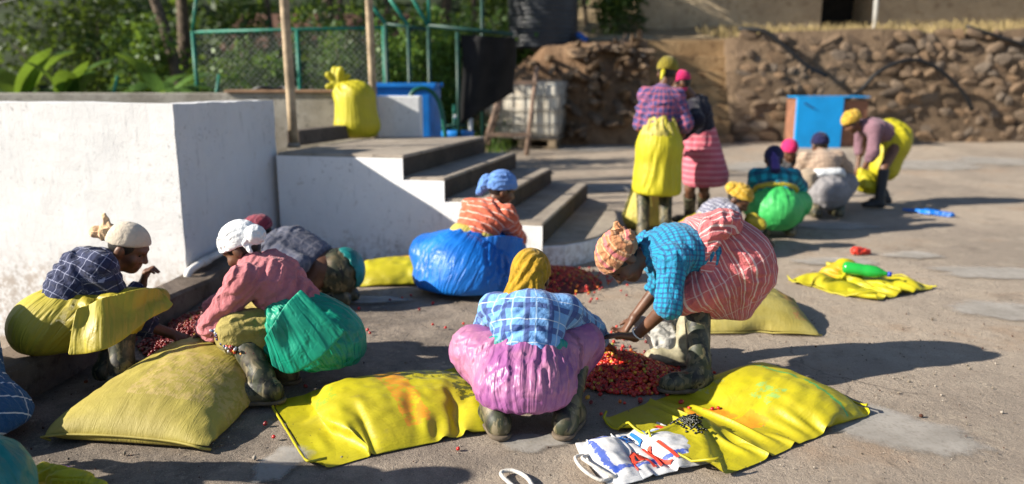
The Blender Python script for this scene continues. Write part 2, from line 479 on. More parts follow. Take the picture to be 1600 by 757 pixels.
def person(label, sp, group=None):
    g = lambda k, d=None: sp.get(k, d)
    yaw = rad(g('yaw', 0)); fw = A(math.sin(yaw), math.cos(yaw), 0); rt = A(math.cos(yaw), -math.sin(yaw), 0)
    pel, neck, hd = [np.array(sp[k], float) for k in ('pel', 'neck', 'head')]
    al = unit(neck - pel); side = unit(g('side', rt)); side = unit(side - al * (side @ al)); dep = np.cross(side, al)   # dep points to the back or front
    if dep @ (fw + A(0, 0, -.3)) < 0: dep = -dep
    RT = np.stack([side, dep, al], 1)
    hw = g('hw', .155)
    shb = neck - al * .05
    sh = [np.array(g('shL', shb - side * hw), float), np.array(g('shR', shb + side * hw), float)]
    ank = [np.array(a, float) for a in sp['ank']]
    hips = [pel - side * .085, pel + side * .085]
    kn = []
    for i in (0, 1):
        if g('knee') is not None: kn.append(np.array(sp['knee'][i], float))
        else:
            s_ = -1 if i == 0 else 1
            k_, _ = ik(hips[i], ank[i], .41, .40, fw + rt * s_ * g('splay', .45) + A(0, 0, .5)); kn.append(k_)
    wr = [np.array(a, float) for a in sp['wr']]; el = []
    for i in (0, 1):
        s_ = -1 if i == 0 else 1
        pole = np.array(g('pole', (rt * -.0,) * 2)[i], float) if g('pole') is not None else rt * s_ * .7 - fw * .35 + A(0, 0, -.5)
        e_, wr[i] = ik(sh[i], wr[i], g('arm', .265), .245, pole); el.append(e_)
    HR = frame(sp['hfw'], g('hup', A(0, 0, 1)))
    h = g('h', .010)
    root = empty('person', (float(pel[0]), float(pel[1]), 0), label, 'person', group)
    # --- one continuous body
    ps = [('e', pel, (.135, .1, .1), RT, .04), ('c', pel, pel + (neck - pel) * .6, .1, .105, .05),
          ('e', pel + (neck - pel) * .72, (.13, .095, .14), RT, .05), ('c', sh[0], sh[1], .05, .05, .05),
          ('c', neck - al * .02, hd - HR[:, 2] * .055 - HR[:, 1] * .015, .05, .045, .03)]
    ps += head_prims(hd, HR)
    for i in (0, 1):
        s_ = -1 if i == 0 else 1
        hd_ = unit(np.array(g('hd')[i], float)) if g('hd') is not None else unit(wr[i] - el[i])
        pn = np.array(g('pn', (A(0, 0, -1), A(0, 0, -1)))[i], float)
        if abs(unit(pn) @ hd_) > .9: pn = fw
        ps += [('c', sh[i], el[i], .046, .037, .03), ('c', el[i], wr[i], .037, .024, .012)]
        ps += hand(wr[i], hd_, pn, g('thumb', (1, -1))[i], g('curl', (.5, .5))[i])
        ps += [('c', hips[i], kn[i], .08, .05, .03), ('c', kn[i], ank[i], .05, .034, .012)]
        td = A(math.sin(rad(g('toe', (g('yaw', 0),) * 2)[i])), math.cos(rad(g('toe', (g('yaw', 0),) * 2)[i])), -.12)
        ps.append(('c', ank[i], ank[i] + td * .12, .032, .024, .02))
    body = soft('body', ps, g('hb', h * .85), g('skin', SKIN), root, sub=0)
    if g('eyes', 1):
        for s_ in (1, -1):
            c_ = hd + HR @ A(.031 * s_, .0745, .007)
            o = soft('eye', [('e', c_, (.0125, .0125, .0125), None, .01)], .005, EYE, body)
    # --- hair
    up = HR[:, 2]
    hl = g('hairline', .030)
    hp = [('e', hd + HR @ A(0, -.006, .018), (.0765, .0925, .094), HR, .02),
          ('h', hd + HR @ A(0, .074, hl), HR @ A(0, .80, -.6), .01), ('h', hd + HR @ A(0, -.06, -.075), HR @ A(0, .3, -1), .01)]
    soft('hair', hp, .009, HAIR, root)
    # --- shirt
    sm = sp['shirt']; lo = g('loose', .0)
    tl = np.linalg.norm(neck - pel)
    T = lambda x, y, z: pel + RT @ A(x, y, 0) + al * z * tl
    st = g('stoop', .02)
    qs = [('e', T(0, 0, .10), (.138 + lo, .112 + lo, .11), RT, .06), ('e', T(0, -st * .6, .38), (.142 + lo, .116 + lo, .14), RT, .06),
          ('e', T(0, -st, .70), (.158 + lo, .112 + lo * .7, .14), RT, .06), ('c', sh[0] + al * .0, sh[1] + al * .0, .062, .062, .06),
          ('c', T(0, 0, .85), neck - al * .005, .085, .063, .05)]
    slv = g('sleeve', (.9, .9))
    for i in (0, 1):
        qs.append(('c', sh[i], el[i], .066 + lo * .3, g('slr', .060) + lo * .4, .045))
        f_ = slv[i]
        if f_ > 0.02:
            e2 = el[i] + (wr[i] - el[i]) * f_
            qs.append(('c', el[i], e2, .061 + lo * .6, .049 + lo * .5, .03))
            ax = unit(wr[i] - el[i]); qs.append(('-c', e2 + ax * .03, e2 + ax * .14, .04, .05, .012))
        else:
            ax = unit(el[i] - sh[i]); qs.append(('-c', el[i] + ax * .04, el[i] + ax * .14, .045, .055, .012))
    qs.append(('h', pel + al * g('cut', .035), -al, .03))
    if g('shirt_more'): qs += sp['shirt_more'](T, RT)
    def suv(V):
        q = (V - pel) @ RT; ang = np.arctan2(q[:, 0], -q[:, 1] * (1.0)) * .165
        uv = np.stack([ang, q[:, 2]], 1)
        dt = np.maximum(np.abs(q[:, 0]) - .12, 0) * .9
        for i in (0, 1):
            for a_, b_ in ((sh[i], el[i]), (el[i], wr[i])):
                ab = b_ - a_; t = (V - a_) @ ab / (ab @ ab); near = np.linalg.norm(V - a_ - np.clip(t, 0, 1)[:, None] * ab, axis=1)
                use = (near < .095 + lo) & (t > .12) & (np.abs(q[:, 0]) > .11 if a_ is sh[i] else np.ones(len(V), bool)) & ((q[:, 1] ** 2 + q[:, 0] ** 2) ** .5 > .14)
                ax = unit(ab); pr = unit(np.cross(ax, dep)); uv[use] = np.stack([(V - a_) @ pr + .03, (V - a_) @ ax + .07 * (a_ is not sh[i])], 1)[use]
        return uv
    def sfold(V, wp):   # slack across the back, running in to the arm holes
        q = (V - pel) @ RT; s_ = np.abs(q[:, 0])
        return np.stack([q[:, 0] * .35, q[:, 1] * .5, q[:, 2] * 1.1 + s_ * .55], 1) + wp * .4
    soft('shirt', qs, h * g('hs', 1.65), sm, root, g('sw', .10) * 2.2, sfold, suv, sub=g('sub', 0) + 1, seed=g('seed', 3), freq=10.)
    if h < .012:
        nk = neck + (hd - neck) * .10; na = unit(unit(hd - HR[:, 2] * .05 - neck) + al)
        soft('collar', [('c', nk - na * .035, nk + na * .012, .074, .060, .02), ('-c', nk + na * .004, nk + na * .06, .050, .056, .008), ('-c', nk + na * .03 + dep * .055, nk - na * .02 + dep * .075, .02, .014, .01)], .009, sm, root, .08, along(side), suv, sub=1, seed=2)
    # --- skirt or wrap
    for k, sk in enumerate(g('skirts', ())):
        org = np.array(sk.get('org', pel + al * .12), float)
        sax = unit(sk.get('axis', -al)); rf = unit(np.cross(sax, sk.get('ref', side))); r2 = np.cross(sax, rf)
        def kuv(V, org=org, sax=sax, rf=rf, r2=r2, sk=sk):
            q = V - org; return np.stack([np.arctan2(q @ rf, q @ r2) * sk.get('ur', .22), q @ sax], 1)
        fo = sk.get('fold') or radial(org)
        gm = lambda V, org=org: np.clip(1.5 - np.linalg.norm(V - org, axis=1) / .30, .55, 1.35)
        soft(sk.get('name', 'skirt'), sk['p'], sk.get('h', h * 1.9), sk['m'], root, sk.get('s', .12) * 2.3, fo, kuv, sub=g('sub', 0) + 1, seed=g('seed', 3) + k,
             freq=sk.get('freq', 10.), mask=gm)
    # --- boots
    bmats = g('boots')
    if bmats is not None:
        if not isinstance(bmats, tuple): bmats = (bmats, bmats)
        for i in (0, 1):
            a_ = ank[i]; up_ = unit(kn[i] - a_); ty = rad(g('toe', (g('yaw', 0),) * 2)[i]); td = A(math.sin(ty), math.cos(ty), 0); tr = A(td[1], -td[0], 0)
            RF = np.stack([tr, td, A(0, 0, 1)], 1); z0 = a_[2] - .075
            top = a_ + (kn[i] - a_) * g('bootlen', .74)
            bp = [('c', top, a_ + up_ * .06, .063, .052, .03), ('c', a_ + up_ * .06, a_ - A(0, 0, .012), .052, .05, .03),
                  ('c', a_ - A(0, 0, .025), a_ + td * .10 - A(0, 0, .03), .046, .044, .03), ('e', a_ + td * .135 - A(0, 0, .035), (.046, .06, .04), RF, .04),
                  ('e', a_ - td * .025 - A(0, 0, .03), (.04, .045, .05), RF, .03), ('h', A(a_[0], a_[1], z0 + .012), A(0, 0, -1), .012),
                  ('-c', top + up_ * .035, top + up_ * .2, .055, .06, .01)]
            bt = soft('boot', bp, h * .85, bmats[i], root, .06, along(tr + td * .6, .4), None, freq=16., seed=i + 5)
            if g('soles', 0):
                sp_ = [('e', a_ + td * .12 - A(0, 0, .06), (.05, .085, .03), RF, .02), ('e', a_ + td * .03 - A(0, 0, .06), (.043, .09, .03), RF, .05), ('e', a_ - td * .03 - A(0, 0, .058), (.044, .05, .033), RF, .04),
                       ('h', A(a_[0], a_[1], z0 + .022), A(0, 0, 1), .006), ('h', A(a_[0], a_[1], z0 + .001), A(0, 0, -1), .006)]
                soft('sole', sp_, .008, SOLE, bt)
    # --- headscarf
    sc = g('scarf')
    if sc:
        L = lambda x, y, z: hd + HR @ A(x, y, z)
        sz = sc.get('size', 1.0)
        fl = sc.get('tilt', .62)
        qs = [('e', L(0, -.008, .03 + sc.get('lift', 0)), (.086 * sz, .105 * sz, .10 * sz), HR, .02),
              ('h', L(0, .07, sc.get('line', .045)), HR @ A(0, fl, -1), .012)]
        if sc.get('nape', 1): qs.append(('h', L(0, -.05, -.07), HR @ A(0, .1, -1), .02))
        for q in sc.get('more', ()):
            if q[0] == 'c': qs.append(('c', L(*q[1]), L(*q[2]), q[3], q[4], q[5]))
            else: qs.append((q[0], L(*q[1]), q[2], HR, q[3]))
        fd = sc.get('fold', (1, 0, .25))
        o = soft('headscarf', qs, h * 1.25, sc['m'], root, sc.get('s', .2) * 1.3, along(HR @ A(*fd), .25),
                 lambda V: np.stack([(V - hd) @ HR[:, 0] + (V - hd) @ HR[:, 1], (V - hd) @ HR[:, 2]], 1), sub=g('sub', 0) + 1, freq=17., seed=9)
        if sc.get('knot'):
            qs = []
            for q in sc['knot']:
                if q[0] == 'c': qs.append(('c', L(*q[1]), L(*q[2]), q[3], q[4], q[5]))
                else: qs.append((q[0], L(*q[1]), q[2], HR, q[3]))
            soft('knot', qs, h * 1.1, sc.get('km', sc['m']), o, .3, radial(L(*sc['knot'][0][1]) + .01), lambda V: V[:, [0, 2]], sub=g('sub', 0) + 1, freq=22., seed=4)
    root['_j'] = 0; del root['_j']
    return root, dict(sh=sh, el=el, wr=wr, kn=kn, ank=ank, al=al, side=side, dep=dep, RT=RT, HR=HR)

def squat(pel, kn, al, fw, r=.175, kr=.105, hem=.10, back=.04, zmin=.12, k=.06, drop=.10, waist=.14, wide=1.0):
    """a wrap pulled over seat and thighs of somebody squatting"""
    pel = np.array(pel, float); fw = np.array(fw, float); al = np.array(al, float)
    kn = [np.array(q, float) for q in kn]
    ps = [('e', pel - fw * back - A(0, 0, .01), (r * 1.12 * wide, r * 1.05, r * .95), frame(fw, A(0, 0, 1)), k),
          ('c', pel + al * .02, pel + al * waist, r * .80, .125, .07)]
    for q in kn:
        ps.append(('c', pel + (q - pel) * .25, q, r * .78, kr, k))
        if drop: ps.append(('c', q, q - A(0, 0, drop) + (pel - q) * .15, kr, kr * .75, .05))
    m1, m2 = [pel + (q - pel) * .6 for q in kn]
    ps.append(('c', m1, m2, r * .55, r * .55, k))
    ps.append(('h', A(0, 0, zmin), A(0, 0, -1), .05))
    return ps

# ------------------------------------------------------------------ materials of the people
def skin_mat():
    b = NB('skin'); o = b.tc.outputs['Object']
    c = b.mix(b.ramp(b.noise(o, 14, 4), .3, .7), (.085, .038, .021), (.155, .070, .038))
    return b.end(c, .48, b.bump(b.noise(o, 140, 3), .15, .003), .45)
SKIN = skin_mat()
EYE = plain('eye_dark', (.02, .015, .012), .15, bst=0)
HAIR = plain('black_hair', (.012, .01, .009), .5, vs=60, bs=120, bst=.5)
SOLE = plain('worn_rubber_sole', (.11, .085, .06), .85, vs=30)
def camo_mat(name='camouflage_rubber', dirt=(.22, .17, .11), amt=.45):
    b = NB(name); o = b.tc.outputs['Object']
    v = b.V('MULTIPLY', o, (1, 1, .55)); n1 = b.noise(v, 22, 2, .5, .8); n2 = b.noise(v, 17, 2, .5, 1.2)
    c = b.mix(b.ramp(n1, .5, .53), (.028, .034, .018), (.10, .088, .045))
    c = b.mix(b.ramp(n2, .56, .59), c, (.010, .011, .009))
    c = b.mix(b.ramp(n1, .64, .66), c, (.19, .16, .10))
    d = b.M('MULTIPLY', b.ramp(b.noise(o, 9, 5, .65), .45, .7), amt)
    return b.end(b.mix(d, c, dirt), .55, b.bump(b.noise(o, 70, 3), .2, .004), .4)
CAMO = camo_mat()
PALEBOOT = plain('pale_muddy_rubber', (.33, .30, .20), .6, var=.4, vs=18)
GREYBOOT = camo_mat('wet_camouflage_rubber', (.16, .15, .13), .35)

C_WHITE = cloth('white_cotton', (.72, .74, .76), crinkle=.35)
C_CREAM = cloth('cream_cotton', (.58, .50, .40), crinkle=.3)
C_PEACH = cloth('peach_cotton', (.70, .47, .28), crinkle=.3)
C_MUST = cloth('mustard_wool', (.42, .25, .016), crinkle=.45, var=.2, freq=16)
C_MUST2 = cloth('mustard_print', (.50, .31, .03), [(0, .035, .008, 0, (.30, .14, .03), .5), (1, .04, .008, .3, (.62, .48, .14), .5)], crinkle=.4)
C_OLIVE = cloth('olive_print', (.22, .18, .02), [(0, .03, .006, 0, (.10, .08, .015), .6)], crinkle=.4)
C_BLUESC = cloth('blue_cotton', (.12, .25, .58), crinkle=.4)
C_MAROON = cloth('maroon_print', (.20, .03, .05), [(0, .03, .008, 0, (.40, .12, .16), .6), (1, .045, .01, .2, (.05, .01, .03), .6)])
C_ORANGE = cloth('rust_and_pink_stripe', (.46, .21, .10), [(0, .09, .022, .1, (.62, .15, .22), .6), (1, .05, .010, 0, (.26, .09, .05), .6), (0, .05, .008, .4, (.62, .38, .22), .8)], crinkle=.45)
C_NAVYSC = cloth('navy_cotton', (.014, .014, .06), crinkle=.3)
C_PURPSC = cloth('violet_cotton', (.075, .05, .22), crinkle=.3)
C_MAGENTA = cloth('magenta_cotton', (.62, .025, .14), crinkle=.3)
C_PINKSC = cloth('pink_cotton', (.68, .14, .24), crinkle=.3)

S_NAVYCHK = cloth('navy_windowpane_check', (.028, .036, .088), [(0, .05, .0035, 0, (.34, .36, .50), .8), (1, .05, .0035, 0, (.34, .36, .50), .8), (0, .05, .006, .5, (.018, .022, .055), .8)], crinkle=.35)
S_PINK = cloth('dusty_pink_cotton', (.50, .17, .19), crinkle=.4, var=.16)
S_GREYBLUE = cloth('slate_check', (.075, .085, .13), [(0, .06, .015, 0, (.16, .16, .20), .7), (1, .06, .015, 0, (.16, .16, .20), .7)])
S_CORAL = cloth('coral_with_white_stripes', (.60, .135, .075), [(1, .052, .0055, 0, (.80, .66, .58), .9)], crinkle=.4)
S_BLUEPLAID = cloth('blue_plaid', (.16, .36, .70), [(0, .105, .026, .1, (.055, .085, .26), .85), (1, .105, .026, .3, (.055, .085, .26), .85), (0, .105, .004, .62, (.72, .78, .84), .7), (1, .105, .004, .80, (.72, .78, .84), .7), (0, .0525, .01, .3, (.26, .48, .78), .5)], crinkle=.4)
S_TEAL = cloth('teal_gingham', (.018, .29, .48), [(0, .023, .0085, 0, (.03, .07, .20), .62), (1, .023, .0085, 0, (.03, .07, .20), .62)], crinkle=.45)
S_PURPLAID = cloth('purple_red_plaid', (.10, .085, .23), [(0, .055, .013, 0, (.42, .10, .14), .8), (1, .055, .013, .2, (.42, .10, .14), .8), (0, .055, .006, .5, (.03, .03, .10), .8), (1, .055, .006, .7, (.03, .03, .10), .8)])
S_BLACK = cloth('black_knit', (.016, .014, .026))
S_GREYCHK = cloth('grey_check', (.52, .52, .58), [(0, .034, .017, 0, (.05, .055, .12), .75), (1, .034, .017, 0, (.05, .055, .12), .75)])
S_TEALBUF = cloth('turquoise_buffalo_check', (.012, .36, .46), [(0, .10, .05, 0, (.008, .03, .08), .62), (1, .10, .05, .1, (.008, .03, .08), .62)])
S_BEIGE = cloth('beige_check', (.42, .31, .23), [(0, .05, .006, 0, (.20, .13, .10), .8), (1, .05, .006, 0, (.20, .13, .10), .8)])
S_CHAR = cloth('charcoal_cloth', (.05, .05, .055))
S_MAUVE = cloth('mauve_cotton', (.20, .11, .14))
S_STRBLUE = cloth('blue_with_white_stripes', (.022, .085, .20), [(1, .075, .006, 0, (.62, .66, .70), .9), (0, .16, .005, 0, (.5, .55, .6), .8)], crinkle=.4)
K_PINKSTR = cloth('pink_striped_cotton', (.56, .15, .16), [(0, .058, .008, 0, (.78, .60, .58), .85), (0, .058, .005, .32, (.78, .60, .58), .7), (0, .035, .010, .5, (.48, .10, .12), .5), (1, .19, .005, 0, (.74, .52, .50), .55)], crinkle=.55, var=.15)
K_PINKSTR2 = cloth('rose_striped_cotton', (.52, .11, .16), [(1, .055, .014, 0, (.68, .34, .38), .7)], crinkle=.4)
K_KHAKI = cloth('khaki_sackcloth', (.33, .27, .075), crinkle=.5, rough=.7)
K_GREY = cloth('grey_flannel', (.24, .23, .24), crinkle=.4)
K_TAN = cloth('tan_cloth', (.34, .27, .20), crinkle=.4)
K_DARKCAMO = camo_mat('camouflage_cloth', (.25, .17, .08), .4)
K_DARK = cloth('dark_trousers', (.014, .012, .014))
K_REDTR = cloth('red_trousers', (.45, .03, .06))

P_BLUE = plastic('blue_tarpaulin', (.004, .16, .60), (.003, .10, .42), .36, .55)
P_GREEN = plastic('emerald_plastic', (.004, .30, .19), (.004, .19, .125), .33, .6, 9)
P_LIME = plastic('green_plastic', (.07, .50, .13), (.04, .38, .09), .45, .3)
P_PURPLE = plastic('thin_purple_plastic', (.40, .165, .27), (.27, .085, .25), .36, .6, 10)
P_TEAL = plastic('teal_plastic', (.004, .24, .22), (.004, .14, .14), .35, .5)
P_YELLOW = plastic('yellow_sack_plastic', (.43, .36, .03), (.35, .285, .026), .45, .45)
P_PALEYEL = plastic('pale_yellow_sack_plastic', (.45, .39, .08), (.38, .32, .07), .5, .35)
P_VIVIDYEL = plastic('vivid_yellow_sack_plastic', (.47, .42, .010), (.40, .35, .010), .45, .45)

# ------------------------------------------------------------------ materials of the place
def concrete_mat():
    b = NB('yard_concrete'); o = b.tc.outputs['Object']
    n1 = b.noise(o, .55, 6, .6); n2 = b.noise(o, 3.2, 6, .62); n3 = b.noise(o, 45, 4, .7); n4 = b.noise(o, 190, 3, .7)
    c = b.mix(b.ramp(n1, .35, .66), (.28, .232, .188), (.41, .338, .268))
    c = b.mix(b.M('MULTIPLY', b.ramp(n2, .5, .72), .5), c, (.44, .375, .30))
    c = b.mix(b.M('MULTIPLY', b.ramp(b.noise(o, 1.1, 5, .65), .54, .68), .55), c, (.30, .205, .135))
    c = b.mix(b.M('MULTIPLY', b.ramp(b.noise(o, 1.9, 7, .72), .54, .7), .55), c, (.13, .105, .085))
    X_ = b.sep(o); stain_shade = b.M('MULTIPLY', b.ramp(X_[0], .9, -.9), b.ramp(X_[1], 6.0, 4.6)); c = b.mix(b.M('MULTIPLY', stain_shade, b.ramp(b.noise(o, 1.7, 7, .74), .36, .60, .15, .9)), c, (.105, .088, .076))  # darkens the front left: wet stains plus shade painted into the ground
    c = b.mix(b.M('MULTIPLY', b.ramp(b.noise(o, 14, 6, .75), .55, .68), .35), c, (.15, .12, .095))
    c = b.mix(b.M('MULTIPLY', b.ramp(n3, .55, .72), .40), c, (.12, .10, .085))
    c = b.mix(b.M('MULTIPLY', b.ramp(n4, .56, .66), .55), c, (.50, .43, .35))
    c = b.mix(b.M('MULTIPLY', b.ramp(n4, .44, .34), .55), c, (.09, .075, .06))
    n5 = b.noise(o, 7.5, 8, .78); c = b.mix(b.M('MULTIPLY', b.ramp(n5, .52, .68), .45), c, (.185, .145, .11)); c = b.mix(b.M('MULTIPLY', b.ramp(n5, .44, .30), .6), c, (.52, .43, .33))
    w1 = b.V('ADD', o, b.V('MULTIPLY', b.comb(n2, b.noise(o, 3.7, 4), 0.), (.35, .35, 0.)))
    cr = b.voro(w1, 1.15, 'DISTANCE_TO_EDGE').outputs[0]
    crk = b.M('MULTIPLY', b.ramp(cr, .008, .002), b.ramp(b.noise(o, .9, 3), .56, .64))
    c = b.mix(b.M('MULTIPLY', crk, .5), c, (.06, .05, .042))
    h = b.M('ADD', b.M('MULTIPLY', n3, .6), b.M('MULTIPLY', n4, .45))
    nm = b.bump(b.M('ADD', h, b.M('ADD', b.M('MULTIPLY', n2, 1.2), b.M('MULTIPLY', n5, 1.6))), 1.0, .012)
    nm = b.bump(crk, -.6, .01, nm)
    return b.end(c, .9, nm, .25)
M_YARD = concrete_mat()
def patch_mat():
    b = NB('cement_patch'); o = b.tc.outputs['Object']
    c = b.mix(b.ramp(b.noise(o, 4, 6, .65), .3, .7), (.33, .31, .28), (.46, .435, .40))
    c = b.mix(b.M('MULTIPLY', b.ramp(b.noise(o, 60, 4), .5, .7), .4), c, (.22, .19, .16))
    b.end(c, .85, b.bump(b.noise(o, 80, 4), .4, .005), .3)
    at = b.n('ShaderNodeAttribute', attribute_name='wear'); w_ = b.M('ADD', at.outputs['Fac'], b.M('MULTIPLY', b.M('SUBTRACT', b.noise(o, 9, 7, .72), .5), 1.3))
    tr = b.n('ShaderNodeBsdfTransparent'); mx = b.n('ShaderNodeMixShader'); b.put(mx.inputs[0], b.ramp(w_, .25, 1.0, 0., .62)); b.t.links.new(tr.outputs[0], mx.inputs[1]); b.t.links.new(b.b.outputs[0], mx.inputs[2]); b.t.links.new(mx.outputs[0], b.t.nodes['Material Output'].inputs[0])
    return b.m
M_PATCH = patch_mat()
def white_mat(name='limewashed_plaster', k=1.):
    b = NB(name); o = b.tc.outputs['Object']
    c = b.mix(b.ramp(b.noise(o, 1.6, 6, .65), .3, .7), tuple(k * q for q in (.76, .77, .79)), tuple(k * q for q in (.86, .86, .87)))
    st = b.noise(b.V('MULTIPLY', o, (9, 9, 1.6)), 2.0, 6, .7)
    c = b.mix(b.M('MULTIPLY', b.ramp(st, .56, .74), .42), c, tuple(k * q for q in (.40, .41, .43)))
    sp = b.M('MULTIPLY', b.ramp(b.noise(o, 26, 6, .75), .56, .68), b.ramp(b.noise(o, 2.2, 3), .40, .6))
    c = b.mix(b.M('MULTIPLY', sp, .7), c, (.22, .21, .21))
    z = b.sep(o)[2]; sp2 = b.M('MULTIPLY', b.ramp(b.M('ADD', z, b.M('MULTIPLY', b.noise(o, 5, 6, .72), .5)), .50, .22), b.ramp(b.noise(o, 19, 5, .7), .40, .60)); c = b.mix(b.M('MULTIPLY', sp2, .65), c, (.27, .20, .145))
    c = b.mix(b.M('MULTIPLY', b.ramp(b.noise(o, 7, 5, .7), .62, .7), .45), c, (.42, .37, .31))
    return b.end(c, .85, b.bump(b.M('ADD', b.noise(o, 60, 5, .7), b.M('MULTIPLY', b.noise(o, 6, 3), 1.5)), .38, .01), .3)
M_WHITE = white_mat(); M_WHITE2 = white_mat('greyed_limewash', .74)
def conc2(name, a, c_, stain_shade=.5):
    b = NB(name); o = b.tc.outputs['Object']
    c = b.mix(b.ramp(b.noise(o, 3, 7, .66), .3, .7), a, c_)
    c = b.mix(b.M('MULTIPLY', b.ramp(b.noise(o, 11, 6, .7), .52, .68), stain_shade), c, tuple(x * .3 for x in a))
    c = b.mix(b.M('MULTIPLY', b.ramp(b.noise(o, 110, 3), .6, .7), .4), c, tuple(min(1, x * 1.5) for x in c_))
    return b.end(c, .9, b.bump(b.noise(o, 55, 5, .7), .6, .01), .25)
M_STEP = conc2('step_concrete', (.235, .20, .165), (.36, .31, .255))
M_RISER = conc2('dark_riser_concrete', (.050, .043, .037), (.085, .072, .06))  # risers get a much darker concrete than the treads
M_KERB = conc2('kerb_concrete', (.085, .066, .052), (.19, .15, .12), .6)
M_OLDC = conc2('weathered_parapet', (.26, .235, .195), (.42, .39, .34), .6)

# ------------------------------------------------------------------ ground
def gz(x, y):
    z = np.interp(y, [-50, 9.3, 14.2, 22, 60], [0, 0, .30, .42, .6])
    kx = np.interp(y, [1.2, 2.5, 3.4, 4.6, 5.2, 5.9], [-2.85, -2.58, -2.37, -2.21, -2.24, -2.13])
    low = (x < kx) & (y < 6.0)
    # the planted side behind the tank lies a little higher
    bed = np.clip((y - 8.6) / 1.2, 0, 1) * np.clip((-1.2 - x) / .6, 0, 1)
    z = z + bed * .55
    return np.where(low, -.5, z)
def ground():
    xs = np.unique(np.concatenate([np.linspace(-70, -8, 12), np.arange(-8, 12, .16), np.linspace(12, 80, 12)]))
    ys = np.unique(np.concatenate([np.linspace(-30, -1, 8), np.arange(-1, 16, .16), np.linspace(16, 90, 14)]))
    X, Y = np.meshgrid(xs, ys, indexing='ij'); Z = gz(X, Y)
    P = np.stack([X, Y, Z], -1).reshape(-1, 3)
    flat = P[:, 2] > -.3
    P[:, 2] += np.where(flat, .006 * fbm(P * A(1, 1, 0), 1.6, 2, 3) - .004, 0) * np.clip((30 - np.abs(P[:, 1])) / 10, 0, 1)
    n, m_ = len(xs), len(ys); i = np.arange(n - 1)[:, None] * m_ + np.arange(m_ - 1)[None]
    F = np.stack([i, i + m_, i + m_ + 1, i + 1], -1).reshape(-1, 4)
    g = mk('ground', P, F, M_YARD); tag(g, kind='structure')
    # pale cement repairs, thin sheets with ragged outlines
    def patch(c, rx, ry, rot=0., n=44, seed=0):
        V = [(c[0], c[1], float(gz(c[0], c[1])) + .010)]
        for k in range(n):
            q = 2 * math.pi * k / n
            r = 1 + .28 * vnoise(np.array([[math.cos(q), math.sin(q), seed * 3.]]), 1.7, seed)[0] + .10 * vnoise(np.array([[math.cos(q), math.sin(q), seed]]), 7, seed)[0]
            x, y = 1.2 * rx * r * math.cos(q), 1.2 * ry * r * math.sin(q)
            X_, Y_ = c[0] + x * math.cos(rot) - y * math.sin(rot), c[1] + x * math.sin(rot) + y * math.cos(rot)
            V.append((X_, Y_, float(gz(X_, Y_)) + .0085))
        C_ = np.array(V[0]); mid = [tuple(C_ + (np.array(q) - C_) * .55) for q in V[1:]]
        o = mk('cement_patch', [V[0]] + mid + V[1:], [(0, k + 1, (k + 1) % n + 1) for k in range(n)] + [(k + 1, n + k + 1, n + (k + 1) % n + 1, (k + 1) % n + 1) for k in range(n)], M_PATCH, g)
        a_ = o.data.attributes.new('wear', 'FLOAT', 'POINT'); a_.data.foreach_set('value', np.array([1.] * (n + 1) + [0.] * n, dtype=np.float32))
    for k, (c, rx, ry, ro) in enumerate([(A(1.626, 3.017, 0.000), .42, .20, -.5), (A(3.717, 5.693, 0.000), .55, .22, 0), (A(3.208, 4.674, 0.000), .40, .26, -.3), (A(2.626, 6.071, 0.000), .38, .17, 0), (A(3.395, 6.303, 0.000), .30, .14, 0),
                                         (A(0.091, 2.899, 0.000), .16, .09, .1), (A(-0.889, 2.723, 0.000), .09, .17, -.2), (A(6.422, 11.811, 0.000), .9, .6, .1), (A(7.768, 12.229, 0.000), .8, .45, 0), (A(3.971, 11.574, 0.000), .9, .7, 0), (A(-1.031, 4.962, 0.000), .35, .10, 0), (A(1.425, 13.676, 0.000), 1.0, .5, 0), (A(3.222, 7.597, 0.000), .5, .2, 0), (A(1.355, 10.080, 0.000), .5, .3, 0)]):
        patch(c, rx, ry, ro, seed=k + 1)
    return g
GROUND = ground()

# ------------------------------------------------------------------ kerb along the foot of the white tank
def kerb():
    st = [((-1.86, 6.25), (-2.06, 6.30), .22), ((-2.02, 5.75), (-2.25, 5.80), .16), ((-2.10, 5.20), (-2.36, 5.36), .09), ((-2.116, 4.60), (-2.30, 4.85), .14), ((-2.245, 3.40), (-2.49, 3.55), .17), ((-2.45, 2.5), (-2.72, 2.6), .17), ((-2.75, 1.3), (-3.0, 1.4), .17)]
    V = []; n = len(st); sub = 6
    pr = []
    for k in range(n - 1):
        for t in np.arange(sub) / sub:
            a, b = st[k], st[k + 1]; pr.append([np.array(a[q]) * (1 - t) + np.array(b[q]) * t for q in (0, 1)] + [a[2] * (1 - t) + b[2] * t])
    pr.append([np.array(st[-1][0]), np.array(st[-1][1]), st[-1][2]])
    for k, (R_, L_, z) in enumerate(pr):
        j = .012 * vnoise(np.array([[k * .5, 0, 0]]), 1., 3)[0]
        V += [(R_[0] + .015, R_[1], -.02), (R_[0] + j, R_[1], z - .02), (R_[0] - .02 + j, R_[1], z + j * .3), (L_[0] + .015, L_[1], z + j * .3), (L_[0], L_[1], z - .015), (L_[0], L_[1], -.55)]
    F = [(k * 6 + q, k * 6 + q + 1, (k + 1) * 6 + q + 1, (k + 1) * 6 + q) for k in range(len(pr) - 1) for q in range(5)]
    F += [tuple(range(6)), tuple(len(V) - 1 - q for q in range(6))]
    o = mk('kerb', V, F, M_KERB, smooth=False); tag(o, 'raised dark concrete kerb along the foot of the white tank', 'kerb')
kerb()

